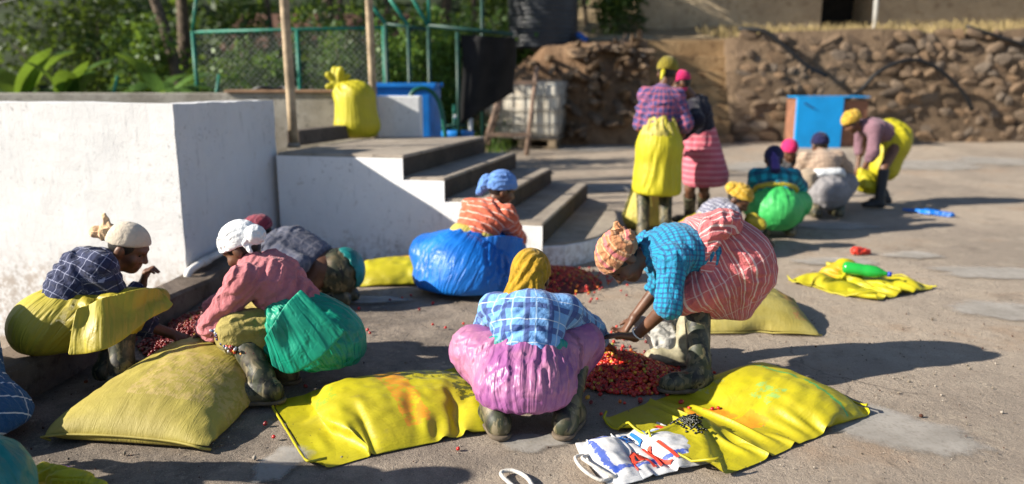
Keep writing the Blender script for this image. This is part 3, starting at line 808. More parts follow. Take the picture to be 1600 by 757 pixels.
# ------------------------------------------------------------------ white tank
def prism(bm, poly, z0, z1):
    lo = [bm.verts.new((x, y, z0)) for x, y in poly]; hi = [bm.verts.new((x, y, z1)) for x, y in poly]
    n = len(poly)
    fs = [bm.faces.new(lo[::-1]), bm.faces.new(hi)] + [bm.faces.new((lo[k], lo[(k + 1) % n], hi[(k + 1) % n], hi[k])) for k in range(n)]
    bmesh.ops.recalc_face_normals(bm, faces=fs); return fs
def bevel_all(bm, off, seg=2, ang=30):
    es = [e for e in bm.edges if len(e.link_faces) == 2 and e.calc_face_angle(0) > rad(ang)]
    bmesh.ops.bevel(bm, geom=es, offset=off, segments=seg, affect='EDGES', profile=.6)
def rough_up(bm, cuts, amp=.006):
    bmesh.ops.subdivide_edges(bm, edges=bm.edges[:], cuts=cuts, use_grid_fill=True)
    P = np.array([v.co[:] for v in bm.verts]); dx = np.stack([fbm(P, 5., 3, 40 + k) for k in range(3)], 1) * amp + np.stack([vnoise(P, 31., 50 + k) for k in range(3)], 1) * amp * .35
    for v, q in zip(bm.verts, dx): v.co += Vector(q)
def tank():
    r = empty('washing_tank', (-2.31, 5.30, -.5), 'whitewashed concrete tank with open top behind the squatting women', 'tank')
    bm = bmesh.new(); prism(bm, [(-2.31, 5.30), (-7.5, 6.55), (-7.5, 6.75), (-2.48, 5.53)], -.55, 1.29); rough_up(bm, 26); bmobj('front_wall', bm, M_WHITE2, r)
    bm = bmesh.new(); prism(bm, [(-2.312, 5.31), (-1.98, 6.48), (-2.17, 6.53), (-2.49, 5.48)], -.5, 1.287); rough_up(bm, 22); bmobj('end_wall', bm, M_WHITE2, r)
    bm = bmesh.new(); prism(bm, [(-2.175, 6.535), (-7.5, 8.05), (-7.5, 8.25), (-2.13, 6.70)], -.5, 1.20); bmobj('inner_wall', bm, M_OLDC, r)
tank()
def parapet():
    r = empty('parapet', (-2.5, 8.6, .5), 'weathered grey parapet wall behind the white tank', 'wall')
    bm = bmesh.new(); prism(bm, [(-9, 8.45), (-1.5, 8.45), (-1.5, 8.62), (-9, 8.62)], .2, 1.31); bevel_all(bm, .01); bmobj('wall', bm, M_OLDC, r)
    bm = bmesh.new(); box(bm, (-2.3, 8.53, 1.328), (1.6, .22, .03), bev=.006); bmobj('coping', bm, plain('brown_coping', (.33, .20, .12), .8), r)
    tag(tube('hose', curve([(-2.82, 8.50, 1.335), (-2.70, 8.46, 1.37), (-2.58, 8.52, 1.345), (-2.50, 8.55, 1.37), (-2.42, 8.5, 1.335)], 12), .022, plain('dark_hose', (.03, .03, .03), .5)), 'short black hose lying on the parapet behind the white tank', 'hose')
parapet()

# ------------------------------------------------------------------ stairs
def stairs():
    r = empty('staircase', (-.6, 7.0, 0), 'concrete stairs with whitewashed side and rounded bottom step', 'stairs')
    y1, sk = 8.22, .57
    y0 = lambda x: 5.86 + (.24 - x) * .24
    xs = [-.865, -.53, -.15, .24]; hz = [.86, .69, .525, .36]
    def quad(xa, xb): return [(xa, y0(xa)), (xb, y0(xb)), (xb + sk, y1), (xa + sk, y1)]
    left = -1.95
    for k in range(4):
        xa = left if k == 0 else xs[k - 1] - .0
        bm = bmesh.new(); prism(bm, quad(xa + (0.002 if k else 0), xs[k]), 0, hz[k]); bevel_all(bm, .014, 2)
        for v in bm.verts:
            v.co += Vector((1, .3, 1)) * (.006 * vnoise(np.array([v.co[:]]), 7., 3)[0])
        so_ = bmobj('landing' if k == 0 else 'step', bm, M_STEP, r)
        lowz = hz[k + 1] if k < 3 else .19
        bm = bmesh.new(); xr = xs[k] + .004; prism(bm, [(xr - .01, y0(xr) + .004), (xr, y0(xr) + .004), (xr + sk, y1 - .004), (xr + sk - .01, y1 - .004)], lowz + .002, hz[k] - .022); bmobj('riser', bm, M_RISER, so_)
    # rounded bottom slab
    arc = [(-.1, 5.96), (.245, 5.875), (.42, 5.92), (.58, 6.04), (.72, 6.2), (.84, 6.45), (.93, 6.72), (.99, 7.05), (1.02, 7.4), (1.0, 7.8), (.92, 8.15), (.80, 8.4), (.3, 8.4)]
    bm = bmesh.new(); prism(bm, [((x - .3) * .985 + .3, (y - 7) * .985 + 7) for x, y in arc], 0, .19); bevel_all(bm, .01, 2, 50); bmobj('rounded_step', bm, M_STEP, r)
    bm = bmesh.new(); prism(bm, arc, -.01, .172); bevel_all(bm, .008, 2, 50); bmobj('rounded_side', bm, M_WHITE, r)
    # white side face, just proud of the blocks
    prof = [(left, -.01), (xs[3] - .004, -.01)]
    for k in (3, 2, 1, 0): prof += [(xs[k] - .004, hz[k] - .024), ((xs[k - 1] if k else left) - (.004 if k else 0), hz[k] - .024)]
    bm = bmesh.new(); vs = [bm.verts.new((x, y0(x) - .024, z)) for x, z in prof]; f = bm.faces.new(vs)
    ex = bmesh.ops.extrude_face_region(bm, geom=[f]); bmesh.ops.translate(bm, verts=[v for v in ex['geom'] if isinstance(v, bmesh.types.BMVert)], vec=(0, .04, 0))
    bmesh.ops.recalc_face_normals(bm, faces=bm.faces[:]); bmobj('side_face', bm, M_WHITE, r)
    bm = bmesh.new(); prism(bm, [(-1.93, 7.02), (-1.55, 8.15), (-1.70, 8.2), (-2.06, 7.06)], .862, 1.0); bevel_all(bm, .012); bmobj('upstand', bm, conc2('shaded_concrete', (.06, .05, .045), (.12, .10, .085)), r)  # the shadow lying on this block is put into its dark colour
stairs()

M_POLE = plain('weathered_pole', (.34, .26, .17), .75, var=.3, vs=9, bs=60)
M_STEELGRN = plain('green_painted_steel', (.012, .16, .11), .5, var=.3, vs=14)
M_STEELDK = plain('dark_green_steel', (.008, .045, .034), .5, var=.3, vs=14)
def pole(x, y, z0, z1, r_, lean, label):
    r = empty('pole', (x, y, z0), label, 'pole')
    tube('shaft', curve([(x, y, z0), (x + lean * .5, y, (z0 + z1) / 2), (x + lean, y, z1)], 8), r_, M_POLE, r, 14)
    bm = bmesh.new(); bmesh.ops.create_cone(bm, cap_ends=True, segments=14, radius1=r_ * 1.5, radius2=r_ * 1.25, depth=.04, matrix=Matrix.Translation((x, y, z0 + .02))); bmobj('footing', bm, M_STEP, r, True)
pole(-1.94, 6.86, .862, 3.4, .040, -.02, 'pale pole at the end of the white tank, nearer one on the landing')
pole(-1.48, 8.36, .30, 3.4, .041, -.02, 'pale pole behind the yellow tied sack on the landing')
def pvc():
    r = empty('drain_pipe', (-2.28, 5.22, .08), 'white plastic drain pipe with elbow at the corner of the tank', 'pipe')
    m = plain('white_pvc', (.66, .65, .62), .4, var=.15)
    p = [(-2.28, 5.22, .05), (-2.275, 5.225, .11), (-2.25, 5.28, .15), (-2.17, 5.55, .19), (-2.07, 5.85, .235)]
    tube('pipe', curve(p, 16), .026, m, r, 12)
    tube('collar', [(-2.225, 5.36, .163), (-2.205, 5.43, .173)], .033, m, r, 12)
pvc()

# ------------------------------------------------------------------ things behind the landing
def blue_tank():
    r = empty('water_trough', (-1.4, 9.5, .3), 'blue plastic trough behind the tied sack, low white wall before it', 'trough')
    bm = bmesh.new(); mm = plain('blue_plastic', (.01, .17, .55), .4, var=.2)
    prism(bm, [(-1.95, 9.3), (-.97, 9.3), (-.90, 9.9), (-1.9, 9.9)], .25, 1.36); bevel_all(bm, .03, 3); bmobj('body', bm, mm, r, False)
    bm = bmesh.new()
    for c, s_ in (((-1.44, 9.29, 1.385), (1.06, .05, .05)), ((-1.40, 9.91, 1.385), (1.06, .05, .05)), ((-.925, 9.6, 1.385), (.05, .66, .05)), ((-1.935, 9.6, 1.385), (.05, .66, .05))): box(bm, c, s_, bev=.008)
    bmobj('rim', bm, mm, r)
    r = empty('low_wall', (-1.23, 8.65, .3), 'short whitewashed wall slab beside the yellow tied sack', 'wall')
    bm = bmesh.new(); prism(bm, [(-1.49, 8.62), (-1.02, 8.62), (-1.0, 8.74), (-1.49, 8.74)], .2, 1.275); bevel_all(bm, .012); bmobj('slab', bm, M_WHITE, r)
    tag(tube('garden_hose', curve([(-1.2, 8.98, 1.20), (-1.12, 9.0, 1.33), (-.98, 9.05, 1.345), (-.86, 9.08, 1.22), (-.80, 9.1, .95), (-.78, 9.1, .6), (-.80, 9.1, .25), (-.6, 9.2, .05)], 40), .028, plain('green_hose', (.01, .10, .07), .4)), 'dark green hose looping over the white wall slab and down', 'hose')
    b = empty('bucket', (-.78, 11.0, .12), 'blue plastic bucket on the ground behind the stairs', 'bucket')
    V, F = tubev([(-.78, 11, .115), (-.78, 11, .72), (-.78, 11, .74), (-.78, 11, .725), (-.78, 11, .2)], [.19, .235, .235, .215, .17], 24, True); mk('body', V, F, mm, b)
    tube('handle', [(-.78 + .235 * math.cos(q), 11 - .02, .70 + .05 * math.sin(q) - .05) for q in np.linspace(0, math.pi, 14)], .006, plain('wire', (.3, .3, .3), .4), b, 6)
    st = empty('standpipe', (-.72, 10.8, .1), 'white standpipe with tap above the blue bucket', 'pipe')
    wm = plain('white_pipe', (.6, .6, .58), .5)
    tube('riser', [(-.60, 11.25, .1), (-.60, 11.25, .92)], .028, wm, st, 10); tube('spout', curve([(-.60, 11.25, .92), (-.70, 11.2, .94), (-.84, 11.15, .93)], 8), .026, wm, st, 10); tube('green_stake', [(-.86, 11.35, .1), (-.84, 11.3, 1.1)], .022, M_STEELGRN, st, 8)
blue_tank()

# ------------------------------------------------------------------ fences
def fence():
    r = empty('chain_link_fence', (-3, 10.9, .8), 'green steel fence with chain link mesh behind the tank', 'fence')
    Y = 10.9
    def X(px, py): return None
    posts = [(-4.38, .8, 2.10), (-2.95, .8, 2.12), (-1.76, .8, 2.16)]
    for x, a, b_ in posts: tube('post', [(x, Y, a), (x, Y, b_)], .028, M_STEELGRN, r, 10)
    tube('top_rail', [(-4.38, Y, 2.09), (-1.76, Y, 2.15)], .022, M_STEELGRN, r, 8)
    tube('top_arm', [(-4.38, Y, 2.10), (-4.25, Y - .1, 2.55)], .022, M_STEELGRN, r, 8)
    tube('brace', [(-4.15, Y - .1, 1.0), (-4.02, Y - .1, 1.52)], .022, M_STEELGRN, r, 8)
    tube('brace', [(-5.6, Y - .1, 1.0), (-5.42, Y - .1, 1.50)], .022, M_STEELGRN, r, 8)
    # diamond wires
    V = []; F = []; z0, z1, xa, xb = .85, 2.10, -4.36, -1.78; st = .085; hgt = z1 - z0
    for s_ in (1, -1):
        for k in np.arange(-hgt, xb - xa, st):
            a0, a1 = max(0, -k), min(hgt, (xb - xa) - k)
            if a1 - a0 < .02: continue
            p = [(xa + k + t, t) for t in (a0, a1)]
            if s_ < 0: p = [(xa + xb - x, t) for x, t in p]
            else: p = [(x, t) for x, t in p]
            v, f = tubev([(x, Y + .004 * s_, z0 + t) for x, t in p], .0035, 4, False); F += [tuple(q + len(V) for q in ff) for ff in f]; V += v
    tag(mk('wire_mesh', V, F, plain('galvanised_wire', (.22, .25, .22), .5), r), kind='stuff')
    r = empty('gate_frame', (-1, 10.2, .3), 'dark green steel frame with slanting top arms beside the blue trough', 'fence')
    for x, z1 in ((-1.62, 2.15), (-1.33, 2.13), (-1.07, 2.12), (-.70, 2.05)): tube('post', [(x, 10.2, .3), (x, 10.2, z1)], .027, M_STEELDK, r, 10)
    for a, b_ in (((-1.62, 10.2, 2.15), (-1.84, 10.15, 2.46)), ((-1.33, 10.2, 2.13), (-1.58, 10.15, 2.50)), ((-1.07, 10.2, 2.12), (-1.33, 10.15, 2.58)), ((-1.06, 10.2, 2.12), (-1.07, 10.2, 2.7))): tube('top_arm', [a, b_], .023, M_STEELGRN, r, 10)
    tube('rail', [(-1.62, 10.2, 2.15), (-1.07, 10.2, 2.08)], .022, M_STEELDK, r, 8); tube('rail', [(-1.07, 10.2, 2.13), (.02, 10.2, 2.02)], .026, M_STEELDK, r, 8); tube('rail', [(-.98, 10.2, .85), (-.6, 10.2, .86)], .02, M_STEELDK, r, 8)
    tube('far_post', [(-.40, 10.6, .3), (-.40, 10.6, 2.8)], .022, M_STEELDK, r, 8)
    # black shade cloth hung on the frame
    n, m_ = 14, 16; V = []
    for i in range(n):
        for k in range(m_):
            u, v = i / (n - 1), k / (m_ - 1); x = -.66 + u * .70; V.append((x + .02 * math.sin(v * 5), 10.22 + .03 * math.sin(u * 13 + v * 2) + .5 * u * v, 2.02 - .04 * u - v * (1.15 - .45 * u)))
    F = [(i * m_ + k, i * m_ + k + 1, (i + 1) * m_ + k + 1, (i + 1) * m_ + k) for i in range(n - 1) for k in range(m_ - 1)]
    o = mk('shade_cloth', V, F, plain('black_shade_net', (.012, .012, .013), .9), thick=.006); tag(o, 'black shade cloth hanging from the dark green frame', 'shade cloth')
fence()

# ------------------------------------------------------------------ bank, stone wall, terrace
def earth_mat(name, a, c_, d):
    b = NB(name); o = b.tc.outputs['Object']
    c = b.mix(b.ramp(b.noise(o, 1.6, 7, .68), .3, .7), a, c_)
    c = b.mix(b.ramp(b.noise(o, 6.5, 6, .7), .52, .66), c, d)
    return b.end(c, .95, b.bump(b.M('ADD', b.noise(o, 9, 6, .7), b.M('MULTIPLY', b.noise(o, 40, 4, .7), .4)), .9, .06), .15)
M_EARTH = earth_mat('brown_earth', (.19, .115, .068), (.31, .20, .12), (.11, .07, .045))
M_DRY = earth_mat('dry_earth', (.30, .22, .13), (.42, .32, .20), (.20, .15, .085))
M_PLAS = earth_mat('mud_plaster', (.26, .165, .085), (.38, .26, .14), (.16, .095, .05))
M_MORTAR = earth_mat('mortar', (.13, .09, .06), (.22, .155, .10), (.07, .05, .036))
def stone_mat():
    b = NB('field_stone'); o = b.tc.outputs['Object']; oi = b.n('ShaderNodeObjectInfo').outputs['Random']
    x = b.n('ShaderNodeValToRGB'); b.put(x.inputs[0], oi); el = x.color_ramp.elements
    el[0].position = 0; el[0].color = (.15, .105, .072, 1); el[1].position = 1; el[1].color = (.27, .20, .14, 1)
    for p, c in ((.25, (.24, .165, .105, 1)), (.5, (.20, .16, .125, 1)), (.75, (.26, .165, .095, 1))): e = el.new(p); e.color = c
    c = b.mix(b.M('MULTIPLY', b.ramp(b.noise(o, 6, 6, .7), .45, .7), .6), x.outputs[0], (.10, .075, .055))
    c = b.mix(b.M('MULTIPLY', b.ramp(b.noise(o, 13, 5, .7), .58, .7), .5), c, (.46, .40, .32))
    return b.end(c, .92, b.bump(b.noise(o, 14, 6, .7), .8, .03), .2)
M_STONE = stone_mat()
def rock_mesh(k, flat=.7):
    v, f = ico_data(2); rg = np.random.default_rng(100 + k)
    nrm = rg.normal(0, 1, (16, 3)); nrm /= np.linalg.norm(nrm, axis=1)[:, None]; off = rg.uniform(.52, .8, 16)
    for q, o_ in zip(nrm, off):
        d = v @ q; v = v - np.outer(np.maximum(d - o_, 0) * 1.0, q)
    v = v * (1 + .08 * fbm(v, 1.8, 2, k))[:, None] * A(1, flat, .85)
    me = bpy.data.meshes.new('stone'); me.from_pydata(v.tolist(), [], f.tolist()); me.materials.append(M_STONE); return me
def ico_data(n):
    bm = bmesh.new(); bmesh.ops.create_icosphere(bm, subdivisions=n, radius=1)
    v = np.array([x.co[:] for x in bm.verts]); f = np.array([[q.index for q in x.verts] for x in bm.faces]); bm.free(); return v, f
ROCKS = [rock_mesh(k) for k in range(8)]
def stones(root, spots):
    for x, y, z, s_, sx, sz in spots:
        o = bpy.data.objects.new('stone', ROCKS[int(rng.integers(8))]); COL.objects.link(o); o.parent = root
        o.location = (x - root.location[0], y - root.location[1], z - root.location[2]); o.scale = (s_ * sx, s_ * .8, s_ * sz)
        o.rotation_euler = (rng.uniform(-.4, .4), rng.uniform(-3, 3) if sx == sz else rng.uniform(-.35, .35), rng.uniform(-.4, .4))
def wall_top(x): return 2.27 + .05 * math.sin(x * 1.3) + .02 * (x - 4)
def stone_wall():
    r = empty('stone_wall', (7, 14.6, .25), 'dry stone retaining wall across the back right of the yard', 'wall')
    V = []; n = 60
    for i in range(n + 1):
        x = 4.05 + (13.5 - 4.05) * i / n; t = wall_top(x)
        for z, y in ((.1, 14.52), (.8, 14.56), (1.5, 14.62), (t, 14.68), (t + .0, 15.6)): V.append((x, y + .05 * vnoise(np.array([[x, y, z]]), 2.2, 4)[0], z + (.05 * vnoise(np.array([[x, 0, z]]), 1.5, 6)[0] if z > 1.6 else 0)))
    F = [(i * 5 + q, (i + 1) * 5 + q, (i + 1) * 5 + q + 1, i * 5 + q + 1) for i in range(n) for q in range(4)]
    F.append((0, 1, 2, 3, 4))
    mk('mortar', V, F, M_MORTAR, r)
    sp = []; z = .36; row = 0
    while z < 2.22:
        hh = rng.uniform(.13, .22); x = 4.12 + rng.uniform(0, .2)
        while x < 10.0:
            wd = rng.uniform(.12, .40)
            if z < wall_top(x) - .02: sp.append((x + wd / 2, 14.562 + .06 * (z - .3) + rng.uniform(-.04, .03), z + rng.uniform(-.07, .07), .5, wd * 1.3, hh * 1.4))
            x += wd
        z += hh * .95
    # never more than the piece limit
    sp = [(x, y, z, 1., wd / 2 * 1.12, hh / 2 * 1.18) for x, y, z, s_, wd, hh in sp]
    rng.shuffle(sp); sp = sp[:299]
    for q in sp:
        o = bpy.data.objects.new('stone', ROCKS[int(rng.integers(8))]); COL.objects.link(o); o.parent = r
        o.location = (q[0] - 7, q[1] - 14.6, q[2] - .25); o.scale = (q[4], rng.uniform(.05, .11), q[5]); o.rotation_euler = (rng.uniform(-.2, .2), rng.uniform(-.5, .5) + (math.pi if rng.random() < .5 else 0), rng.uniform(-.15, .15))
    bk = plain('black_hose', (.012, .012, .013), .5)
    tag(tube('black_pipe', curve([(6.05, 14.36, 1.05), (6.39, 14.36, 1.26), (6.7, 14.34, 1.60), (7.2, 14.33, 1.80), (7.7, 14.34, 1.68), (8.25, 14.36, 1.25), (8.5, 14.38, .9)], 30), .040, bk), 'black pipe arching over the face of the stone wall', 'pipe')
    tag(tube('black_pipe', curve([(4.2, 14.75, 2.37), (4.6, 14.52, 2.32), (4.95, 14.42, 2.05), (5.35, 14.36, 1.72), (5.75, 14.36, 1.52)], 24), .042, bk), 'black pipe running down the stone wall from the terrace edge', 'pipe')
    tag(tube('black_pipe', curve([(8.4, 14.72, 2.42), (9.0, 14.56, 2.20), (9.8, 14.48, 1.95), (10.6, 14.44, 1.8)], 20), .035, bk), 'black pipe sagging along the right end of the stone wall', 'pipe')
stone_wall()
def bank():
    # earth bank left of the stone wall and the recess with mud steps
    nx, ny = 60, 34; V = []
    for i in range(nx):
        for k in range(ny):
            x = -1.3 + 3.85 * i / (nx - 1); v = k / (ny - 1); t = np.interp(x, [-1.3, -.7, -.2, .6, 1.4, 2.6], [.35, .7, 1.5, 2.05, 2.12, 2.18])
            y = 13.95 + v * 2.4 + .35 * max(0, -.2 - x); s_ = min(1, v / .42); z = .2 + (t - .2) * (s_ ** .75)
            p = np.array([[x, y, z]]); d = fbm(p, 2.4, 4, 12)[0]
            V.append((x, y - .07 * d * (s_ > .02), z + .05 * d * min(1, s_ * 3)))
    F = [(i * ny + k, (i + 1) * ny + k, (i + 1) * ny + k + 1, i * ny + k + 1) for i in range(nx - 1) for k in range(ny - 1)]
    o = mk('bank', V, F, M_EARTH); tag(o, kind='structure')
    sp = []
    for k in range(110):
        x = rng.uniform(-.6, 2.5) if k > 40 else rng.uniform(1.0, 2.5); v = rng.uniform(.02, .42); t = float(np.interp(x, [-1.3, -.7, -.2, .6, 1.4, 2.6], [.35, .7, 1.5, 2.05, 2.12, 2.18]))
        s_ = min(1, v / .42); z = .2 + (t - .2) * (s_ ** .75); q = rng.uniform(.045, .13); sp.append((x, 13.93 + v * 2.4, z, 1., q * rng.uniform(.9, 1.4), q))
    stones(o, sp)
    r = empty('mud_steps', (3.3, 14.8, .3), 'brown mud plastered steps between the bank and the stone wall', 'steps')
    for k in range(6):
        bm = bmesh.new(); box(bm, (3.3, 14.72 + k * .13, .3 + .15 + k * .15 + .1), (1.56, .5, .3 + k * .30), bev=.03); bmobj('step', bm, M_PLAS, r)
    bm = bmesh.new(); box(bm, (3.3, 15.9, 1.2), (1.6, .7, 2.0), bev=.03); bmobj('back_wall', bm, M_PLAS, r)
    bm = bmesh.new(); box(bm, (3.33, 14.36, .34), (1.5, .3, .2), bev=.02); bmobj('base_kerb', bm, M_EARTH, r)
    # terrace above
    V = []; n = 50; ny = 16
    for i in range(n):
        for k in range(ny):
            x = -2 + 18 * i / (n - 1); y = 15.5 + 14 * (k / (ny - 1)); z = 2.2 + np.interp(y, [15.5, 17.5, 30], [0, .25, 2.5]) * np.clip((x + 1) / 2, 0, 1) + .1 * fbm(np.array([[x, y, 0]]), .8, 2, 5)[0]; V.append((x, y, z))
    F = [(i * ny + k, (i + 1) * ny + k, (i + 1) * ny + k + 1, i * ny + k + 1) for i in range(n - 1) for k in range(ny - 1)]
    o = mk('terrace', V, F, M_DRY); tag(o, kind='structure')
bank()
def upper_building():
    r = empty('shed', (7, 18.5, 2.4), 'low mud walled shed with dark openings above the stone wall', 'building')
    m = earth_mat('ochre_wall', (.40, .31, .21), (.54, .43, .29), (.30, .22, .14)); dk = plain('dark_doorway', (.02, .017, .014), .9)
    for xa, xb in ((2.9, 7.15), (8.45, 14.8)):
        bm = bmesh.new(); box(bm, ((xa + xb) / 2, 18.6, 3.2), (xb - xa, .3, 2.2), bev=.02); bmobj('wall', bm, m, r)
    bm = bmesh.new(); box(bm, (7.8, 19.9, 3.2), (1.7, .2, 2.2)); bmobj('back_wall', bm, dk, r)
    for xa in (7.05, 8.55):
        bm = bmesh.new(); box(bm, (xa, 19.3, 3.2), (.2, 1.3, 2.2)); bmobj('side_wall', bm, m, r)
    bm = bmesh.new(); box(bm, (8.6, 19.0, 4.36), (12.2, 2.4, .1)); bmobj('roof', bm, plain('rusty_sheet', (.18, .10, .07), .8), r)
    tube('post', [(8.32, 18.25, 2.3), (8.28, 18.25, 4.3)], .05, plain('white_post', (.5, .5, .48), .7), r, 10)
    # dry stubble on the edge of the terrace
    n = 2600; x = rng.uniform(4.0, 12.5, n); y = rng.uniform(14.8, 17.4, n); z = 2.27 + .02 * (x - 4) + np.interp(y, [14.8, 15.5, 17.4], [-.03, 0, .22]); h = rng.uniform(.06, .22, n); a = rng.uniform(0, 6.28, n); ln = rng.normal(0, .07, (n, 2))
    wv = np.stack([np.cos(a), np.sin(a), 0 * a], 1) * .012; b_ = np.stack([x, y, z - .03], 1); t = b_ + np.stack([ln[:, 0], ln[:, 1], h], 1)
    V = np.stack([b_ - wv, b_ + wv, t + wv * .2, t - wv * .2], 1).reshape(-1, 3); tag(mk('dry_grass', V, np.arange(4 * n).reshape(-1, 4), plain('straw', (.26, .20, .09), .9, var=.4)), 'dry straw coloured grass along the terrace edge', 'grass', kind='stuff')
upper_building()
def black_tank():
    r = empty('water_tank', (.62, 15.9, 2.1), 'big black ribbed plastic water tank on the earth bank', 'water tank')
    m = plain('black_polyethylene', (.028, .031, .037), .45, var=.15, bst=.1); R_ = .68
    z = np.arange(2.05, 3.75, .02); rr = R_ + .022 * np.abs(np.sin((z - 2.05) * math.pi / .085)) ** .6
    pts = [(.62, 15.9, float(q)) for q in z] + [(.62, 15.9, 3.85), (.62, 15.9, 3.95)]
    V, F = tubev(pts, list(rr) + [.45, .2], 48); mk('body', V, F, m, r)
    V, F = tubev([(.62, 15.9, 3.93), (.62, 15.9, 4.05)], .22, 24); mk('lid', V, F, m, r)
    tag(tube('blue_pipe', curve([(1.28, 15.5, 2.32), (1.36, 15.45, 2.26), (1.45, 15.4, 2.18)], 8), .06, plain('blue_pvc', (.01, .08, .35), .4)), 'short blue pipe stub beside the black water tank', 'pipe')
black_tank()

# ------------------------------------------------------------------ caged tote, frame, blue panel
def tote():
    r = empty('caged_tote', (.27, 14.0, .28), 'white plastic liquid tote in a steel cage on a pallet', 'tank')
    x0, x1, y0, y1, z0, z1 = -.36, .92, 13.55, 14.5, .46, 1.42
    b = NB('translucent_hdpe'); o = b.tc.outputs['Object']; c = b.mix(b.ramp(b.noise(o, 3, 5, .7), .4, .7), (.70, .66, .57), (.46, .38, .28)); hd = b.end(c, .5, b.bump(b.noise(o, 12, 3), .2, .02), .4)
    bm = bmesh.new(); box(bm, ((x0 + x1) / 2, (y0 + y1) / 2, (z0 + z1) / 2), (x1 - x0 - .06, y1 - y0 - .06, z1 - z0 - .03), bev=.06); bmobj('bottle', bm, hd, r, True)
    st = plain('cage_steel', (.33, .31, .28), .5, var=.3)
    for k in range(7):
        x = x0 + (x1 - x0) * k / 6
        for y in (y0, y1): tube('cage_bar', [(x, y, z0 - .02), (x, y, z1)], .012, st, r, 6)
    for k in range(5):
        y = y0 + (y1 - y0) * k / 4
        for x in (x0, x1): tube('cage_bar', [(x, y, z0), (x, y, z1)], .012, st, r, 6)
    for k in range(5):
        z = z0 + (z1 - z0) * k / 4
        tube('cage_ring', [(x0, y0 - .015, z), (x1, y0 - .015, z), (x1 + .015, y1, z), (x0, y1 + .015, z), (x0 - .015, y0, z)], .013, st, r, 6)
    wd = plain('pallet_wood', (.17, .13, .085), .85, var=.35)
    for k in range(3):
        bm = bmesh.new(); box(bm, (x0 + .1 + (x1 - x0 - .2) * k / 2, (y0 + y1) / 2, .355), (.14, y1 - y0, .11), bev=.006); bmobj('pallet_block', bm, wd, r)
    bm = bmesh.new(); box(bm, ((x0 + x1) / 2, (y0 + y1) / 2, .43), (x1 - x0, y1 - y0, .03), bev=.004); bmobj('pallet_deck', bm, wd, r)
    bm = bmesh.new(); box(bm, ((x0 + x1) / 2, (y0 + y1) / 2, .285), (x1 - x0, y1 - y0, .025), bev=.004); bmobj('pallet_base', bm, wd, r)
    r.rotation_euler.z = rad(-14)
    f = empty('wooden_frame', (-.1, 12.9, .24), 'leaning wooden trestle frame in front of the caged tote', 'frame'); wm = plain('grey_brown_wood', (.20, .135, .10), .8, var=.35)
    for a, b_ in (((-.50, 12.75, .235), (-.05, 13.38, 1.72)), ((.24, 12.75, .235), (.42, 13.38, 1.66))): tube('leg', [a, b_], [.042, .036], wm, f, 8)
    for t, nm in ((.80, 'rail'), (.22, 'rail')):
        a = np.array((-.50, 12.75, .235)) * (1 - t) + np.array((-.05, 13.38, 1.72)) * t; b_ = np.array((.24, 12.75, .235)) * (1 - t) + np.array((.42, 13.38, 1.66)) * t
        bm = bmesh.new(); q = (a + b_) / 2; box(bm, tuple(q + A(0, -.045, 0)), (np.linalg.norm(b_ - a) + .08, .03, .07), bev=.005); bmobj(nm, bm, wm, f)
    tube('back_leg', [(-.42, 13.3, .25), (-.06, 13.40, 1.6)], .03, wm, f, 8)
tote()
def blue_panel():
    r = empty('blue_cabinet', (5.6, 13.6, .25), 'bright blue panelled cabinet with brown side standing at the stone wall', 'cabinet')
    m = plain('sky_blue_paint', (.005, .30, .72), .5, var=.08, vs=3); br = plain('brown_board', (.22, .10, .06), .8)
    bm = bmesh.new(); box(bm, (5.42, 13.72, .70), (.82, .06, .88), bev=.01); bmobj('front', bm, m, r)
    bm = bmesh.new(); box(bm, (5.42, 14.0, .69), (.80, .50, .84), bev=.01); bmobj('body', bm, br, r)
    bm = bmesh.new(); box(bm, (6.07, 13.98, .68), (.46, .40, .82), bev=.01); bmobj('side_box', bm, br, r)
    bm = bmesh.new(); box(bm, (5.64, 13.95, 1.155), (1.28, .52, .02), bev=.006); bmobj('top', bm, m, r)
    bm = bmesh.new(); box(bm, (5.22, 13.68, 1.0), (.20, .02, .025), rot=Matrix.Rotation(.5, 4, 'Y')); bmobj('handle', bm, plain('handle', (.02, .05, .15), .5), r)
blue_panel()

# ------------------------------------------------------------------ plants behind the yard
def leaf_mat(name, a, c_, tr=.35):
    b = NB(name); o = b.tc.outputs['Object']
    c = b.mix(b.ramp(b.noise(o, 2.2, 3), .35, .65), a, c_); c = b.mix(b.M('MULTIPLY', b.ramp(b.noise(o, 15, 2), .5, .6), .5), c, tuple(x * .5 for x in a))
    b.end(c, .5, None, .4)
    t = b.n('ShaderNodeBsdfTranslucent'); b.put(t.inputs[0], b.mix(.5, c, (.25, .35, .03))); mx = b.n('ShaderNodeMixShader'); mx.inputs[0].default_value = tr
    out = b.t.nodes['Material Output']; b.t.links.new(b.b.outputs[0], mx.inputs[1]); b.t.links.new(t.outputs[0], mx.inputs[2]); b.t.links.new(mx.outputs[0], out.inputs[0]); return b.m
L_DARK = leaf_mat('dark_leaf', (.026, .06, .016), (.055, .11, .026)); L_MID = leaf_mat('mid_leaf', (.05, .11, .022), (.10, .19, .035)); L_LITE = leaf_mat('fresh_leaf', (.075, .17, .025), (.14, .25, .045)); L_BAN = leaf_mat('banana_leaf', (.04, .10, .018), (.10, .20, .03), .4)
M_BARK = plain('bark', (.10, .075, .055), .9, var=.4, vs=12, bs=30, bst=.6, bd=.02)
